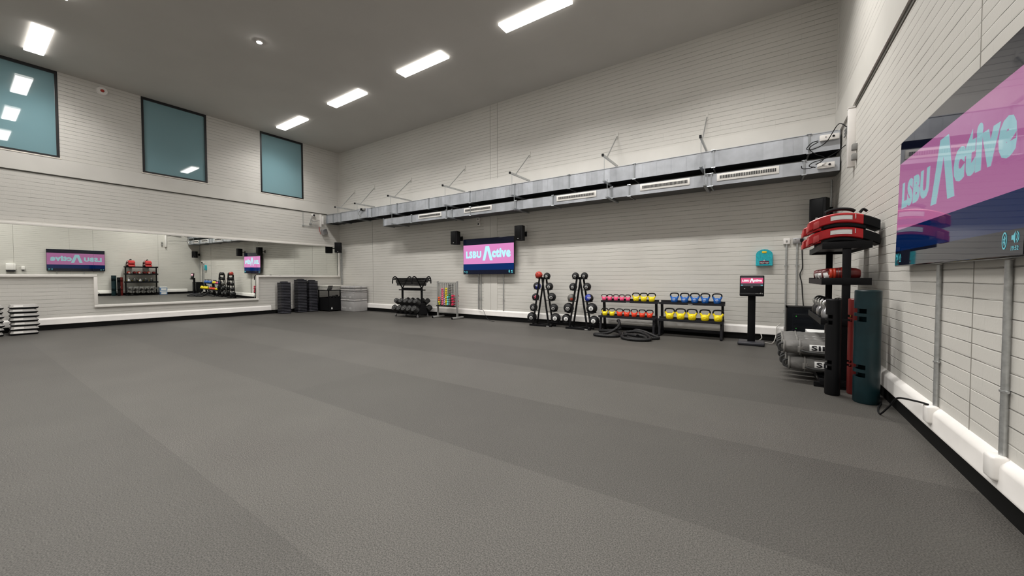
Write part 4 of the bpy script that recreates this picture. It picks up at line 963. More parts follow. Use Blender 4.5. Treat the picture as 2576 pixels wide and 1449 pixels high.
for (sgn, nm, tier, x, y, z, r, k) in pegs:
    d = Vector((0, sgn * math.cos(tilt), math.sin(tilt))); p = Vector((x, y, z)); cyl(bm, p, p + d * 0.27, 0.012, seg=8)
finish('plate_pegs', bm, M['chrome'], SR)
for (sgn, nm, tier, x, y, z, r, k) in pegs:
    d = Vector((0, sgn * math.cos(tilt), math.sin(tilt)))
    n = 5
    for j in range(n):
        p = Vector((x, y, z)) + d * (0.045 + j * 0.0425)
        loc = Vector((-11.0, 9.70, 0)) + p
        lb = 'black weight plate, %s outward on %s %s peg, %s row of barbell rack' % (ORD[j], nm, ORD[k], ('lower', 'upper')[tier])
        rot = (PI / 2 - tilt if sgn > 0 else -(PI / 2 - tilt), 0, 0)
        rot = (-(PI / 2 - tilt) if sgn > 0 else (PI / 2 - tilt), 0, 0)
        if tier not in PL:
            e = thing('weight_plate', lb, 'weight plate', loc, 0, 'weight plates'); e.rotation_euler = rot
            bm = B(); lathe(bm, [(0.017, 0.0), (r * .9, 0.0), (r, 0.006), (r, 0.030), (r * .93, 0.037), (r * .74, 0.037), (r * .70, 0.030), (r * .36, 0.030), (r * .33, 0.037), (0.017, 0.037)], 28, loop=True); finish('plate_disc', bm, M['plate'], e)
            bm = B()
            tube(bm, [(r * .90 * math.cos(t), r * .90 * math.sin(t), 0.037) for t in np.linspace(0, 2 * PI, 29)[:-1]], 0.004, 5, closed=True)
            for a0_, a1_ in ((0.3, 2.6), (3.4, 5.8)): tube(bm, [(r * .54 * math.cos(t), r * .54 * math.sin(t), 0.031) for t in np.linspace(a0_, a1_, 12)], 0.006, 5)
            tube(bm, [(r * .27 * math.cos(t), r * .27 * math.sin(t), 0.036) for t in np.linspace(0, 2 * PI, 17)[:-1]], 0.004, 5, closed=True)
            finish('plate_ring', bm, M['platering'], kid(e, 'plate_disc')); PL[tier] = e
        else: dup(PL[tier], loc=loc, rot=rot, label=lb)
# barbells lying in the hooks
bar0 = None; cnt = 0
for row, (z, nrow, hw) in enumerate(((1.18, 2, 0.025), (1.222, 2, 0.04), (1.264, 3, 0.06), (1.306, 4, 0.085), (1.348, 5, 0.115), (1.390, 6, 0.150), (1.432, 7, 0.185))):
    for k in range(nrow):
        y = -hw + 2 * hw * k / (nrow - 1)
        lb = 'thin black barbell, %s from the front in layer %d of the bundle' % (ORD[k], row + 1)
        lb = 'thin black barbell, %s from the front in the %s layer up of the bundle' % (ORD[k], ORD[row])
        sh = random.uniform(-0.10, 0.12)
        loc = (-11.0 + sh, 9.70 + y, z)
        if bar0 is None:
            e = thing('barbell', lb, 'barbell', loc, 0, 'barbells on the studio rack')
            bm = B(); cyl(bm, (-0.78, 0, 0), (0.78, 0, 0), 0.019, seg=10); finish('bar_shaft', bm, M['bk'], e)
            bm = B()
            for s in (-1, 1): cyl(bm, (s * .58, 0, 0), (s * .595, 0, 0), 0.0205, seg=12); cyl(bm, (s * .78, 0, 0), (s * .79, 0, 0), 0.020, seg=12)
            finish('bar_collar', bm, M['charcoal'], e); bar0 = e
        else: dup(bar0, loc=loc, rot=(0, 0, 0), label=lb)
bm0 = None
for k in range(9):
    x = -11.40 + 0.1 * k
    bm = B(); tube(bm, [(0.022 * math.cos(t), 0.002 * t - .006, 0.022 + 0.022 * math.sin(t)) for t in np.linspace(0, 6 * PI, 30)], 0.004, 5)
    tube(bm, [(0.02, 0, 0.03), (0.04, 0, 0.06)], 0.004, 5)
    if k == 0: bm0 = tag(finish('spring_collar', bm, M['bk'], loc=(x, 9.625, 1.013)), 'black spring collar, leftmost on the tray under the barbells', 'spring collar', 'spring collars on the tray')
    else:
        bm.free(); c_ = bm0.copy(); C.objects.link(c_); c_.location = (x, 9.624 + random.uniform(-.006, .006), 1.013); c_.rotation_euler = (0, 0, random.uniform(-.4, .4)); c_['label'] = 'black spring collar, %s from the left on the tray under the barbells' % ORD[k]

# ------------------------------------------------------------------ silver dumbbell rack
DR = thing('dumbbell_rack', 'silver upright rack of coloured hand dumbbells', 'rack', (-9.40, 9.93, 0))
for s in (-1, 1):
    bm = B(); box(bm, s * .47 - .022, s * .47 + .022, -.035, .035, .05, 1.34, bev=.008); finish('upright', bm, M['silver'], DR)
    bm = B(); box(bm, s * .47 - .04, s * .47 + .04, -.27, .30, .012, .075, bev=.01); finish('foot', bm, M['silver'], DR)
    for y in (-.275, .305):
        bm = B(); cyl(bm, (s * .47, y - .008, .042), (s * .47, y + .008, .042), .036, seg=16); finish('foot_cap', bm, M['bk'], DR)
    bm = B(); [cyl(bm, (s * .47, -.036, z), (s * .47, -.04, z), .010, seg=10) for z in (.36, .42, 1.3)]; finish('bolt', bm, M['bk'], DR)
bm = B(); box(bm, -.45, .45, -.02, .02, 1.26, 1.29); finish('top_rail', bm, M['silver'], DR)
bm = B(); box(bm, -.45, .45, -.02, .02, .185, .215); finish('lower_rail', bm, M['silver'], DR)
bm = B(); box(bm, -.45, .45, -.11, .11, .435, .450); box(bm, -.45, .45, -.115, -.105, .425, .465); finish('tray', bm, M['bk'], DR)
for k in range(10):
    x = -.405 + .09 * k
    for y in (-.07, .07):
        pass
    bm = B(); box(bm, x - .011, x + .011, -.02, .02, .45, 1.27); finish('divider_bar', bm, M['silver'], DR)
DBP = {}
cols = [(0, 'd_yel', 'yellow', 2, .036, .15), (1, 'd_black', 'small black', 3, .03, .13), (2, 'd_pink', 'pink', 8, .038, .20), (3, 'd_lil', 'lilac', 4, .032, .15), (4, 'd_yel', 'bright yellow', 8, .039, .18), (5, 'd_cyan', 'cyan', 4, .041, .20), (6, 'd_grey', 'grey', 3, .042, .20), (6, 'd_green', 'green', 2, .042, .20), (6, 'd_grey', 'dark grey upper', 4, .042, .20), (7, 'd_black', 'black', 4, .037, .19), (8, 'd_crim', 'crimson', 4, .049, .32), (0, 'd_or', 'orange', 2, .038, .16)]
heights = {}
for (slot, mn, cname, n, r, L_) in cols:
    x = -9.40 - .36 + .09 * slot
    z = heights.get(slot, 0.468)
    for j in range(n):
        z += r + .0006
        lb = '%s hand dumbbell, %s from the bottom of its column in the silver rack' % (cname, ORD[j])
        yo = 9.93 + random.uniform(-.012, .012)
        key = (mn, r)
        if key not in DBP:
            e = thing('hand_dumbbell', lb, 'dumbbell', (x, yo, z), 0, 'hand dumbbells in the silver rack')
            for s in (-1, 1):
                bm = B(); a = s * (L_ / 2); b_ = s * (L_ / 2 - r * 1.35)
                lo, hi = min(a, b_), max(a, b_)
                M4 = Matrix.Translation((0, lo, 0)) @ Matrix.Rotation(-PI / 2, 4, 'X')
                t = hi - lo
                lathe(bm, [(r * .55, 0), (r * .92, t * .18), (r, t * .5), (r * .92, t * .82), (r * .55, t)], 14, M4); finish('dumbbell_head', bm, M[mn], e)
            bm = B(); cyl(bm, (0, -(L_ / 2 - r), 0), (0, L_ / 2 - r, 0), r * .38, seg=10); finish('dumbbell_grip', bm, M[mn], e)
            DBP[key] = e
        else: dup(DBP[key], loc=(x, yo, z), rot=(0, random.uniform(0, 1), random.uniform(-.01, .01)), label=lb)
        z += r + .0006
    heights[slot] = z

# ------------------------------------------------------------------ plyometric boxes, mats, trolley
def plyo(label, x0, x1, y0, y1, z0, z1, lid, txt):
    e = thing('plyometric_box', label, 'plyometric box', (x0, y0, z0), 0, 'soft plyometric boxes')
    w, d, h = x1 - x0, y1 - y0, z1 - z0; g = 0.002
    bm = B(); box(bm, 0, w, 0, d, g, h - g, bev=0.018, seg=3); finish('box_cover', bm, M['plyo'], e)
    bm = B(); box(bm, -.004, w + .004, -.004, d + .004, h - lid - .012, h - lid, bev=.003); finish('box_piping', bm, M['bk'], e)
    bm = B()
    for (a, b) in ((0.02, .38 * w), (.42 * w, .66 * w)): box(bm, a, b, -.012, 0.004, h - lid + .005, h - .012, bev=.004)
    box(bm, w - .004, w + .012, d * .1, d * .45, h - lid + .005, h - .012, bev=.004); box(bm, w - .004, w + .012, d * .6, d * .95, h - lid + .005, h - .012, bev=.004)
    finish('hook_strap', bm, M['plyo_l'], e)
    if txt:
        bm = B(); zc = h * .26
        text(bm, 'Physical', lambda u, v: Vector((u, -.003, v)), .10 * w, .42 * w, zc - .035, zc + .05, 0, 0.02); text(bm, 'CE', lambda u, v: Vector((u, -.003, v)), .66 * w, .80 * w, zc - .035, zc + .05, 0, 0.02)
        finish('box_print', bm, M['label'], e, sharp=.1)
PX0, PX1, PY0, PY1 = -15.56, -14.58, 9.64, 10.30
plyo('tall grey soft plyometric box at the bottom of the stack', PX0, PX1, PY0, PY1, 0, 0.54, .08, True)
plyo('grey soft plyometric box second from the bottom of the stack', PX0, PX1, PY0, PY1, 0.542, 0.86, .04, True)
plyo('thin grey soft plyometric box with lettered strap, second from top of the stack', PX0, PX1, PY0, PY1, 0.862, 0.985, .08, False)
plyo('thin grey soft plyometric box on the top of the stack', PX0, PX1, PY0, PY1, 0.987, 1.10, .08, False)
TR = thing('mat_trolley', 'black trolley frame in the far corner carrying folded mats on top', 'trolley', (-16.45, 9.10, 0))
bm = B(); 
for x, y in ((0.03, 0.03), (0.82, 0.03), (0.03, 1.05), (0.82, 1.05)): box(bm, x - .018, x + .018, y - .018, y + .018, .06, .93)
finish('frame_post', bm, M['bk'], TR)
bm = B(); box(bm, 0, .85, 0, 1.08, .90, .93); finish('top_deck', bm, M['bk'], TR)
bm = B(); box(bm, .015, .03, .015, 1.065, .04, .60); box(bm, .82, .835, .015, 1.065, .04, .60); box(bm, .03, .82, .015, .03, .04, .60); box(bm, .03, .82, 1.05, 1.065, .04, .60); box(bm, .03, .82, .03, 1.05, .04, .055); finish('fabric_bin', bm, M['bk_matt'], TR)
for k, (x, y) in enumerate(((0.06, 0.06), (.79, .06), (.06, 1.02), (.79, 1.02))):
    bm = B(); cyl(bm, (x - .012, y, .03), (x + .012, y, .03), .03, seg=14); finish('caster', bm, M['bk'], TR)
bm = B(); prism(bm, [(0, 0), (.07, 0), (.05, .09), (.02, .09)], lambda u, v, d: (d, u, v), .837, .840)
finish('bin_tag', bm, M['label'], TR, loc=(0, .12, .10))
for k in range(6):
    e = thing('foam_roller', 'black foam roller end, %s from the left poking out of the trolley bin' % ORD[k], 'foam roller', (-15.71, 9.24 + .155 * k, .50), 0, 'foam rollers in the trolley bin')
    bm = B(); cyl(bm, (-.02, 0, -.44), (0.0, 0.01 * (k % 2), .16 + .025 * (k % 3)), .055, seg=18); finish('roller_body', bm, M['rubber'], e)
for k in range(4):
    z = .93 + .052 * k
    e = thing('exercise_mat', '%s grey folded exercise mat, %s up on the corner trolley' % (('dark edged', 'plain', 'dark edged', 'wide pale')[k], ORD[k]), 'exercise mat', (-16.592 + .008 * k, 9.035 + .015 * k, z), 0, 'mats on the trolley')
    w = 1.02 if k < 3 else 1.02
    bm = B(); box(bm, 0, .98, 0, 1.18 if k < 3 else 1.22, 0.002, .048, bev=.015, seg=3); finish('mat_body', bm, M['matlight' if k == 3 else 'matgrey'], e)
    bm = B(); box(bm, .975, .985, .01, .22, .008, .040, bev=.002); finish('mat_binding', bm, M['charcoal'], kid(e, 'mat_body'))

# ------------------------------------------------------------------ aerobic step stacks
def step_proto(label, w, d, h, loc):
    e = thing('aerobic_step', label, 'aerobic step', loc, 0, 'dark steps stacked by the mirror wall')
    P = [(-w / 2, -d / 2 + .06), (-w / 2 + .06, -d / 2), (w / 2 - .06, -d / 2), (w / 2, -d / 2 + .06), (w / 2, d / 2 - .06), (w / 2 - .06, d / 2), (-w / 2 + .06, d / 2), (-w / 2, d / 2 - .06)]
    bm = B(); prism(bm, [(a * .965, b * .965) for a, b in P], lambda u, v, z: (u, v, z), 0.002, h * .62); finish('step_body', bm, M['step'], e)
    bm = B(); prism(bm, P, lambda u, v, z: (u, v, z), h * .62, h - .002); finish('step_rim', bm, M['steprim'], e)
    return e
st0 = None
for s, (y0, y1, n, top, nm) in enumerate(((7.48, 7.87, 20, 1.28, 'left'), (8.14, 8.54, 21, 1.385, 'middle'), (8.62, 9.01, 20, 1.33, 'right'))):
    h = top / n
    for k in range(n):
        lb = 'dark grey aerobic step, %s from the floor in the %s stack' % (ORD[k], nm)
        loc = (-16.42, (y0 + y1) / 2 + random.uniform(-.004, .004), k * h)
        if st0 is None: st0 = step_proto(lb, .44, .39, h, loc)
        else:
            c_ = dup(st0, loc=loc, label=lb); c_.scale = (1, 1, h / (1.28 / 20))
for s, (y, z, nm) in enumerate(((7.675, 1.28, 'left'), (8.34, 1.385, 'middle'), (8.815, 1.33, 'right'))):
    e = thing('step_riser', 'oval dark riser block lying on top of the %s step stack' % nm, 'step riser', (-16.42, y, z), 0, 'risers on the step stacks')
    bm = B(); lathe(bm, [(.15, 0), (.16, .01), (.155, .03), (.13, .036)], 20, Matrix.Diagonal((1.1, .9, 1, 1))); finish('riser_body', bm, M['step'], e)
    bm = B(); lathe(bm, [(.10, .034), (.105, .040), (.09, .044)], 20); finish('riser_top', bm, M['steprim'], e)
sg = None
for s, (ya, yb_, nm) in enumerate(((0.30, 0.745, 'left cut-off'), (0.845, 1.30, 'right'))):
    for k in range(7):
        lb = 'pale grey step with black base, %s from the floor, %s stack below mirror' % (ORD[k], nm)
        h = .112
        loc = (-16.10, (ya + yb_) / 2 + (0.006 * ((k * 37) % 5 - 2)), k * h)
        if sg is None:
            e = thing('aerobic_step', lb, 'aerobic step', loc, 0, 'pale steps stacked on the far left')
            w, d = .54, .47
            bm = B()
            def ring(s1, z): return [(-w / 2 * s1, -d / 2 * s1 + .04, z), (-w / 2 * s1 + .04, -d / 2 * s1, z), (w / 2 * s1 - .04, -d / 2 * s1, z), (w / 2 * s1, -d / 2 * s1 + .04, z), (w / 2 * s1, d / 2 * s1 - .04, z), (w / 2 * s1 - .04, d / 2 * s1, z), (-w / 2 * s1 + .04, d / 2 * s1, z), (-w / 2 * s1, d / 2 * s1 - .04, z)]
            A = [bm.verts.new(p) for p in ring(.97, .040)]; T_ = [bm.verts.new(p) for p in ring(.87, h - .004)]
            for i in range(8): bm.faces.new((A[i], A[(i + 1) % 8], T_[(i + 1) % 8], T_[i]))
            bm.faces.new(A[::-1]); bm.faces.new(T_); finish('step_top', bm, M['stepgrey'], e)
            bm = B(); A = [bm.verts.new(p) for p in ring(.90, .002)]; Q = [bm.verts.new(p) for p in ring(1.0, .036)]; T_ = [bm.verts.new(p) for p in ring(1.0, .044)]
            for a_, b_ in ((A, Q), (Q, T_)):
                for i in range(8): bm.faces.new((a_[i], a_[(i + 1) % 8], b_[(i + 1) % 8], b_[i]))
            bm.faces.new(A[::-1]); bm.faces.new(T_); finish('step_base', bm, M['bk'], e)
            bm = B(); poly(bm, [(w / 2 * .972 + .002, -.17, .052), (w / 2 * .972 + .002, -.02, .052), (w / 2 * .885 + .002, -.02, .100), (w / 2 * .885 + .002, -.17, .100)]); finish('step_panel', bm, M['steppatch'], kid(e, 'step_top'), label='paler worn panel')
            sg = e
        else: dup(sg, loc=loc, label=lb)

# ------------------------------------------------------------------ storage rack on the right wall
RY0, RY1 = 6.35, 7.90
RK = thing('storage_rack', 'tall black storage rack by the right wall with pads, gloves and sandbags', 'rack', (0, 0, 0))
for y in (RY0, RY1 - .06):
    bm = B(); box(bm, .865, .945, y, y + .06, 0.04, 1.90, bev=.004); finish('upright', bm, M['bk'], RK)
    bm = B(); box(bm, .60, 1.12, y, y + .06, 0.0, 0.06); finish('foot_bar', bm, M['bk'], RK)
for zt_, (xa, xb) in ((1.905, (.655, 1.14)), (1.44, (.655, 1.14)), (.915, (.655, 1.14)), (.12, (.655, 1.14))):
    bm = B(); box(bm, xa, xb, RY0 - .012, RY0 + .0, zt_ - .088, zt_, bev=.003); box(bm, xa, xb, RY1, RY1 + .012, zt_ - .088, zt_, bev=.003)
    box(bm, xa, xa + .012, RY0, RY1, zt_ - .088, zt_ - .01); box(bm, xb - .012, xb, RY0, RY1, zt_ - .088, zt_ - .01); rim = finish('tier_rim', bm, M['bk'], RK)
    bm = B(); box(bm, xa + .012, xb - .012, RY0, RY1, zt_ - .05, zt_ - .035)
    finish('tier_deck', bm, M['charcoal'], rim)
bm = B(); text(bm, 'SIDEA', lambda u, v: Vector((.654, u, v)), RY0 + .32, RY0 + .20, .06, .085, 0, .02); finish('rack_badge', bm, M['label'], RK, sharp=.1)
# kick shields
def shield(label, loc, rz=0, key=[None]):
    if key[0] is not None: return dup(key[0], loc=loc, rot=(0, 0, rz), label=label)
    e = thing('kick_shield', label, 'kick shield', loc, rz, 'red kick shields on the rack')
    L_ = 0.66; D_ = .30; th = .125
    def cz(x): return 0.100 * (1 - ((x) / (L_ / 2)) ** 2 * 0.95) - 0.02
    def slab(xa, xb, y0, y1, z0, z1, n=14):
        bm = B(); prev = None
        for i in range(n + 1):
            x = xa + (xb - xa) * i / n; dz = cz(x); sl = -0.25 * x / (L_ / 2) ** 2 * .95
            k = 0.012
            P = [(y0 + k, z0), (y1 - k, z0), (y1, z0 + k), (y1, z1 - k), (y1 - k, z1), (y0 + k, z1), (y0, z1 - k), (y0, z0 + k)]
            ringv = [bm.verts.new((x, p, dz + q)) for p, q in P]
            if prev:
                for j in range(8): f = bm.faces.new((prev[j], prev[(j + 1) % 8], ringv[(j + 1) % 8], ringv[j])); f.smooth = True
            else: bm.faces.new(ringv[::-1])
            prev = ringv
        bm.faces.new(prev); return bm
    finish('shield_pad', slab(-L_ / 2, L_ * .32, -D_ / 2, D_ / 2, 0, th), M['red'], e)
    finish('shield_black_end', slab(L_ * .32, L_ / 2 + .04, -D_ / 2, D_ / 2, 0.0, th), M['bk'], e, label='black end of the shield')
    finish('shield_back', slab(-L_ * .27, L_ * .36, -D_ / 2 + .02, D_ / 2 - .02, -.052, 0.004), M['bk_matt'], e)
    bm = slab(-L_ * .17, L_ * .16, -D_ / 2 - .004, -D_ / 2 + .004, .038, .095, 10); finish('shield_patch', bm, M['label'], kid(e, 'shield_pad'), label='pale rounded patch on the edge')
    bm = slab(L_ * .20, L_ * .212, -D_ / 2 - .004, -D_ / 2 + .004, .055, .115, 1); finish('shield_tab', bm, M['label'], kid(e, 'shield_pad'))
    bm = B(); box(bm, -L_ * .44, -L_ * .34, -D_ / 2 - .012, D_ / 2 + .01, -.005, .085, bev=.01); box(bm, -L_ / 2 - .012, -L_ / 2 + .012, -D_ / 2 + .01, D_ / 2 - .01, .0, .08, bev=.01)
    for v in bm.verts: v.co.z += cz(v.co.x)
    finish('shield_strap', bm, M['red_d'], e)
    key[0] = e; return e
for g, y in enumerate((6.62, 7.42)):
    for k in range(2):
        shield('red kick shield with white patch, %s of the %s pair on the top tier' % (('lower', 'upper')[k], ('near', 'far')[g]), (0.86, y, 1.899 + .186 * k))
    e = thing('arm_pad', 'black curved arm pad lying on the %s red kick shields' % ('near', 'far')[g], 'pad', (0.86, y, 2.325))
    bm = B(); P = spline([(-.15, 0, -.005), (-.10, 0, .022), (0, 0, .034), (.10, 0, .02), (.15, 0, -.01)], 6); tube(bm, P, .022, 8); finish('pad_roll', bm, M['bk'], e)
    bm = B(); tube(bm, spline([(.20, 0, -.03), (.23, 0, .01), (.27, 0, -.02)], 5), .016, 8); finish('pad_handle', bm, M['bk'], e)
# gloves / focus mitts on the second tier
def mitt(label, loc, rz, key=[None]):
    if key[0] is not None: return dup(key[0], loc=loc, rot=(0, 0, rz), label=label)
    e = thing('boxing_glove', label, 'boxing glove', loc, rz, 'red boxing gloves'); e.scale = (1.2, 1.2, 1.2)
    bm = B(); prof = [(.004, -.17), (.045, -.165), (.062, -.13), (.068, -.08), (.072, -.02), (.066, .03), (.05, .07), (.042, .08)]
    M4 = Matrix.Translation((0, 0, .07)) @ Matrix.Rotation(-PI / 2, 4, 'Y')
    prof = [(r * 1.0, z) for r, z in prof]; lathe(bm, prof, 20, M4); finish('glove_hand', bm, M['maroon'], e)
    bm = B()
    for k in range(4): tube(bm, [(-.01 + .0 + .028 * k + .0, .055 * math.cos(t) * (1 - .07 * k), .07 + .055 * math.sin(t) * (1 - .07 * k)) for t in np.linspace(0, 2 * PI, 19)[:-1]], .017, 7, closed=True)
    for v in bm.verts: v.co.x = -v.co.x - .0
    finish('glove_ribs', bm, M['orange_red'], e)
    bm = B(); cyl(bm, (-.10, 0, .052), (-.135, 0, .042), .034, .036, 16); finish('glove_cuff', bm, M['label'], e)
    bm = B(); sphere(bm, (.04, .055, .08), .03, seg=14, rings=8, sc=(1.6, .9, .9)); finish('glove_thumb', bm, M['maroon'], e)
    key[0] = e; return e
for k, (x, y, rz) in enumerate(((.86, 6.52, .02), (.90, 6.785, 3.16), (.85, 7.00, 0.02), (.91, 7.265, 3.14), (.86, 7.475, 0.0), (.90, 7.725, 3.15))):
    mitt('red ribbed boxing glove, %s from the near end of the second tier' % ORD[k], (x, y, 1.412), rz)
# third tier: steel bells
def bell(label, loc, mn, r=.062):
    e = thing('hand_weight', label, 'kettlebell', loc, 0.3, 'hand weights on the third tier')
    bm = B(); lathe(bm, [(r * .6, 0), (r * .85, r * .1), (r, r * .7), (r * .95, r * 1.2), (r * .6, r * 1.75), (.002, r * 1.9)], 20); finish('weight_body', bm, M[mn], e)
    bm = B(); tube(bm, spline([(-r * .55, 0, 1.5 * r), (-r * .8, 0, 2.2 * r), (-r * .4, 0, 2.75 * r), (r * .4, 0, 2.75 * r), (r * .8, 0, 2.2 * r), (r * .55, 0, 1.5 * r)], 5), r * .17, 8); finish('weight_handle', bm, M['chrome'], e)
    bm = B(); cyl(bm, (0, -r * .8, r * .9), (0, -r * 1.02, r * .9), r * .3); finish('weight_badge', bm, M['kyel' if mn != 'chrome' else 'label'], e)
mns = ['alu', 'd_black', 'alu', 'charcoal', 'd_black']
for k in range(5): bell('steel-handled kettlebell, %s from the near end along the front of the third tier' % ORD[k], (.765, 6.50 + .27 * k, .882), mns[k], .095)
for k in range(6): bell('steel-handled kettlebell, %s from the near end along the wall side of third tier' % ORD[k], (1.00, 6.52 + .22 * k, .882), ['d_yel', 'd_black', 'charcoal', 'd_black', 'alu', 'd_black'][k], .085)
# sandbags
SB = [None]
def sandbag(label, loc, rot):
    if SB[0] is not None: return dup(SB[0], loc=loc, rot=rot, label=label)
    e = thing('sandbag', label, 'sandbag', loc, 0, 'grey sandbags'); e.rotation_euler = rot
    r = .103; L_ = .76
    bm = B(); n = 22; prev = None
    for i in range(n + 1):
        x = -L_ / 2 + L_ * i / n; rr = r * (.80 + .20 * math.sin(min(1, min(i, n - i) / 4) * PI / 2)) * (1 + .03 * math.sin(i * 2.1))
        ring = [bm.verts.new((x, rr * math.cos(2 * PI * k / 18) * (1 + .04 * math.sin(k * 2.3 + i)), rr * math.sin(2 * PI * k / 18) * .92)) for k in range(18)]
        if prev:
            for k in range(18): f = bm.faces.new((prev[k], prev[(k + 1) % 18], ring[(k + 1) % 18], ring[k])); f.smooth = True
        else: bm.faces.new(ring[::-1])
        prev = ring
    bm.faces.new(prev); finish('bag_body', bm, M['bag'], e)
    for s in (-1, 1):
        bm = B(); tube(bm, [(s * (L_ / 2 - .005), r * .86 * math.cos(t), r * .80 * math.sin(t)) for t in np.linspace(0, 2 * PI, 25)[:-1]], .014, 6, closed=True); finish('bag_end_seam', bm, M['bagstrap'], e)
        bm = B(); tube(bm, spline([(s * (L_ / 2), 0, r * .5), (s * (L_ / 2 + .05), 0, r * .2), (s * (L_ / 2 + .05), 0, -r * .4), (s * (L_ / 2), 0, -r * .6)], 5), .018, 6); finish('end_handle', bm, M['bagdark'], e)
    for x in (-.20, .20):
        bm = B(); tube(bm, [(x, r * 1.03 * math.cos(t), r * .96 * math.sin(t)) for t in np.linspace(0, 2 * PI, 25)[:-1]], .010, 6, closed=True)
        box(bm, x - .028, x + .028, -r * 1.05, -r * .9, -.05, .03, bev=.005)
        finish('bag_strap', bm, M['bagstrap'], e)
    bm = B(); tube(bm, spline([(-.2, -r * 1.03, -.02), (-.1, -r * 1.22, -.035), (.1, -r * 1.22, -.035), (.2, -r * 1.03, -.02)], 6), .014, 6); finish('side_handle', bm, M['bagdark'], e)
    bm = B(); R_ = r * 1.055
    f = lambda u, v: Vector((u, -R_ * math.cos(v / R_), R_ * .92 * math.sin(v / R_) + .0))
    U0, U1, V0, V1 = -.10, .34, -.022, .075
    nn = 8
    for i in range(nn):
        va, vb = V0 + (V1 - V0) * i / nn, V0 + (V1 - V0) * (i + 1) / nn; poly(bm, [f(U0, va), f(U1, va), f(U1, vb), f(U0, vb)], 0)
    R_ = r * 1.105; text(bm, 'SIDEA', f, U0 + .02, U1 - .02, V0 + .014, V1 - .012, 1, .03, fine=True)
    finish('bag_label', bm, [M['label'], M['charcoal']], kid(e, 'bag_body'), label='white label with dark lettering', sharp=.1)
    SB[0] = e; return e
pos = []
for k in range(5): pos.append((.70, 6.56 + .265 * k, .250, 'lower'))
for k in range(5): pos.append((.66 - .015 * (k % 2), 6.575 + .262 * k, .474, 'upper'))
cn = {'lower': 0, 'upper': 0}
for (x, y, z, nm) in pos:
    sandbag('grey sandbag with white lettered label, %s from the near end in the %s layer' % (ORD[cn[nm]], nm), (x + random.uniform(-.02, .02), y, z), (random.uniform(-.15, .1), 0, random.uniform(-.05, .05)))
    cn[nm] += 1
# boxes beside the rack
for k, (nm, z) in enumerate((('bottom', 0), ('top', .27))):
    e = thing('cardboard_box', 'white and blue printed box behind the rack, %s of two' % nm, 'box', (.66, 7.98, z))
    bm = B(); box(bm, 0, .38, 0, .38, .002, .268, bev=.004); finish('box_carton', bm, M['boxblue'], e)
    bm = B(); box(bm, -.004, .384, -.004, .384, .20, .269, bev=.004); finish('box_lid', bm, M['label'], e)
    bm = B(); poly(bm, [(-.002, .34, .04), (-.002, .06, .04), (-.002, .06, .17), (-.002, .34, .17)]); text(bm, 'SANI', lambda u, v: Vector((u, -.002, v)), .06, .32, .05, .17, 0, .03)
    finish('box_print', bm, M['label'], e, sharp=.1)
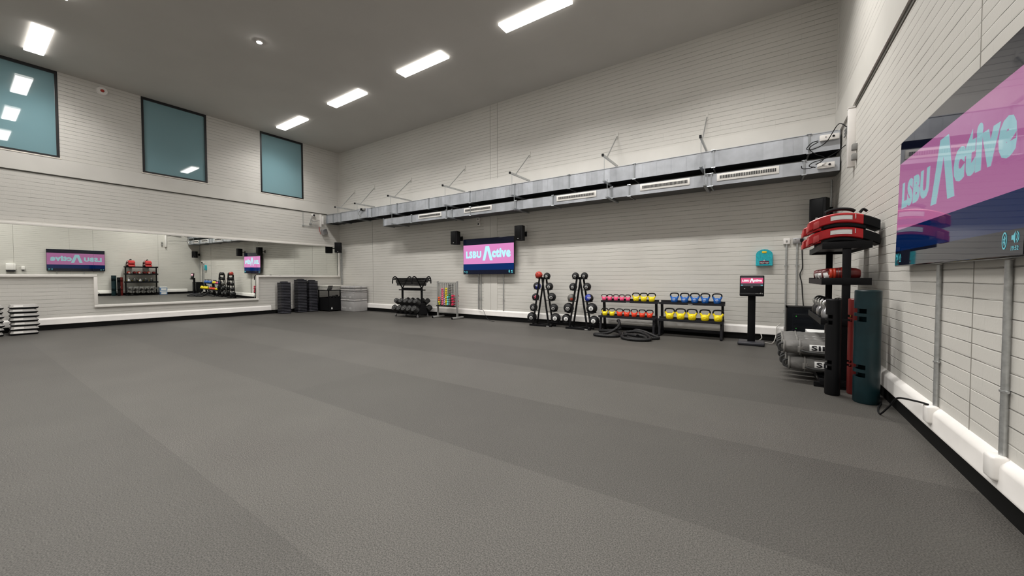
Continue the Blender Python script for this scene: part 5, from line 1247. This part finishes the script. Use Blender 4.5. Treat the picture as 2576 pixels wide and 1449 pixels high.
# carved handle tubes
def vtube(label, mn, loc, r, h, notches, rz, open_col='bk_matt'):
    e = thing('handle_tube', label, 'rubber tube', loc, rz, 'rubber handle tubes')
    bm = B(); seg = 40
    zs_ = sorted(set([0.0, .012, h - .008, h] + [z for a, b in notches for z in (a, b)]))
    def rad(z): return r - .008 if (z < .001 or z > h - .001) else r
    O = [[bm.verts.new((rad(z) * math.cos(2 * PI * k / seg), rad(z) * math.sin(2 * PI * k / seg), z)) for k in range(seg)] for z in zs_]
    ri = r * .80
    I = [[bm.verts.new((ri * math.cos(2 * PI * k / seg), ri * math.sin(2 * PI * k / seg), z)) for k in range(seg)] for z in zs_]
    NK = 7   # half-width of notch in segments
    def cut(i, k):
        z = (zs_[i] + zs_[i + 1]) / 2
        if not any(a < z < b for a, b in notches): return False
        return (k < NK or k >= seg - NK)
    for i in range(len(zs_) - 1):
        for k in range(seg):
            k2 = (k + 1) % seg
            if cut(i, k):
                # walls of the opening
                if i == 0 or not cut(i - 1, k): bm.faces.new((O[i][k], O[i][k2], I[i][k2], I[i][k]))
                if not cut(i + 1, k): bm.faces.new((O[i + 1][k2], O[i + 1][k], I[i + 1][k], I[i + 1][k2]))
                if not cut(i, (k - 1) % seg): bm.faces.new((O[i][k], O[i + 1][k], I[i + 1][k], I[i][k]))
                if not cut(i, k2): bm.faces.new((O[i][k2], O[i + 1][k2], I[i + 1][k2], I[i][k2]))
                continue
            f = bm.faces.new((O[i][k], O[i][k2], O[i + 1][k2], O[i + 1][k])); f.smooth = True
            f = bm.faces.new((I[i][k2], I[i][k], I[i + 1][k], I[i + 1][k2])); f.smooth = True
    for k in range(seg):
        k2 = (k + 1) % seg
        bm.faces.new((O[0][k2], O[0][k], I[0][k], I[0][k2])); bm.faces.new((O[-1][k], O[-1][k2], I[-1][k2], I[-1][k]))
    finish('tube_shell', bm, M[mn], e, sharp=.7)
    bm = B(); cyl(bm, (0, 0, h - .06), (0, 0, h - .05), ri * 1.01, seg=30); cyl(bm, (0, 0, .0), (0, 0, .01), ri * 1.01, seg=30); finish('tube_core', bm, M[open_col], e)
    return e
vt = vtube('large dark green rubber handle tube standing at the rack end', 'tgreen', (1.025, 5.86, 0), .118, 1.30, [(.30, .355), (.39, .445), (.94, 1.00), (1.035, 1.09)], PI * 1.07)
bm = B(); [box(bm, -.004, .004, -.1195, -.117, .075 + .025 * k, .082 + .025 * k) for k in range(2)]; finish('tube_mark', bm, M['label'], vt)
vt2 = vtube('slim black rubber handle tube standing left of the green one', 'tblack', (.745, 6.03, 0), .076, 1.18, [(.31, .36), (.385, .43), (.87, .92), (.945, .99)], PI * 1.08)
bm = B()
text(bm, 'ViPR', lambda u, v: Vector((.0765 * math.sin(v / .0765), -.0775 * math.cos(v / .0765), u)), .62, .50, .015, .035, 0, .02); finish('tube_print', bm, M['label'], vt2, sharp=.1)
vtube('dark red rubber handle tube standing behind the green one', 'tred', (.965, 6.20, 0), .062, 1.185, [(.34, .37), (.39, .42), (.90, .93), (.95, .985)], PI * 1.0)
# dispensers nearer the viewer on the right wall (seen in the mirror)
e = thing('towel_dispenser', 'large white paper towel dispenser on the right wall, reflected in the mirror', 'dispenser', (XR, 1.93, 1.70))
bm = B(); box(bm, -.16, 0, -.17, .17, -.12, .24, bev=.03, seg=3); finish('dispenser_case', bm, M['white_pl'], e)
bm = B(); box(bm, -.15, 0, -.15, .15, -.20, -.12, bev=.01); finish('dispenser_mouth', bm, M['charcoal'], e)
e = thing('soap_dispenser', 'small white sanitiser dispenser on the right wall, reflected in the mirror', 'dispenser', (XR, 2.35, 1.68))
bm = B(); box(bm, -.11, 0, -.07, .07, -.08, .12, bev=.025, seg=3); finish('dispenser_case', bm, M['white_pl'], e)
bm = B(); box(bm, -.09, -.02, -.04, .04, -.13, -.08, bev=.01); finish('dispenser_nozzle', bm, M['charcoal'], e)
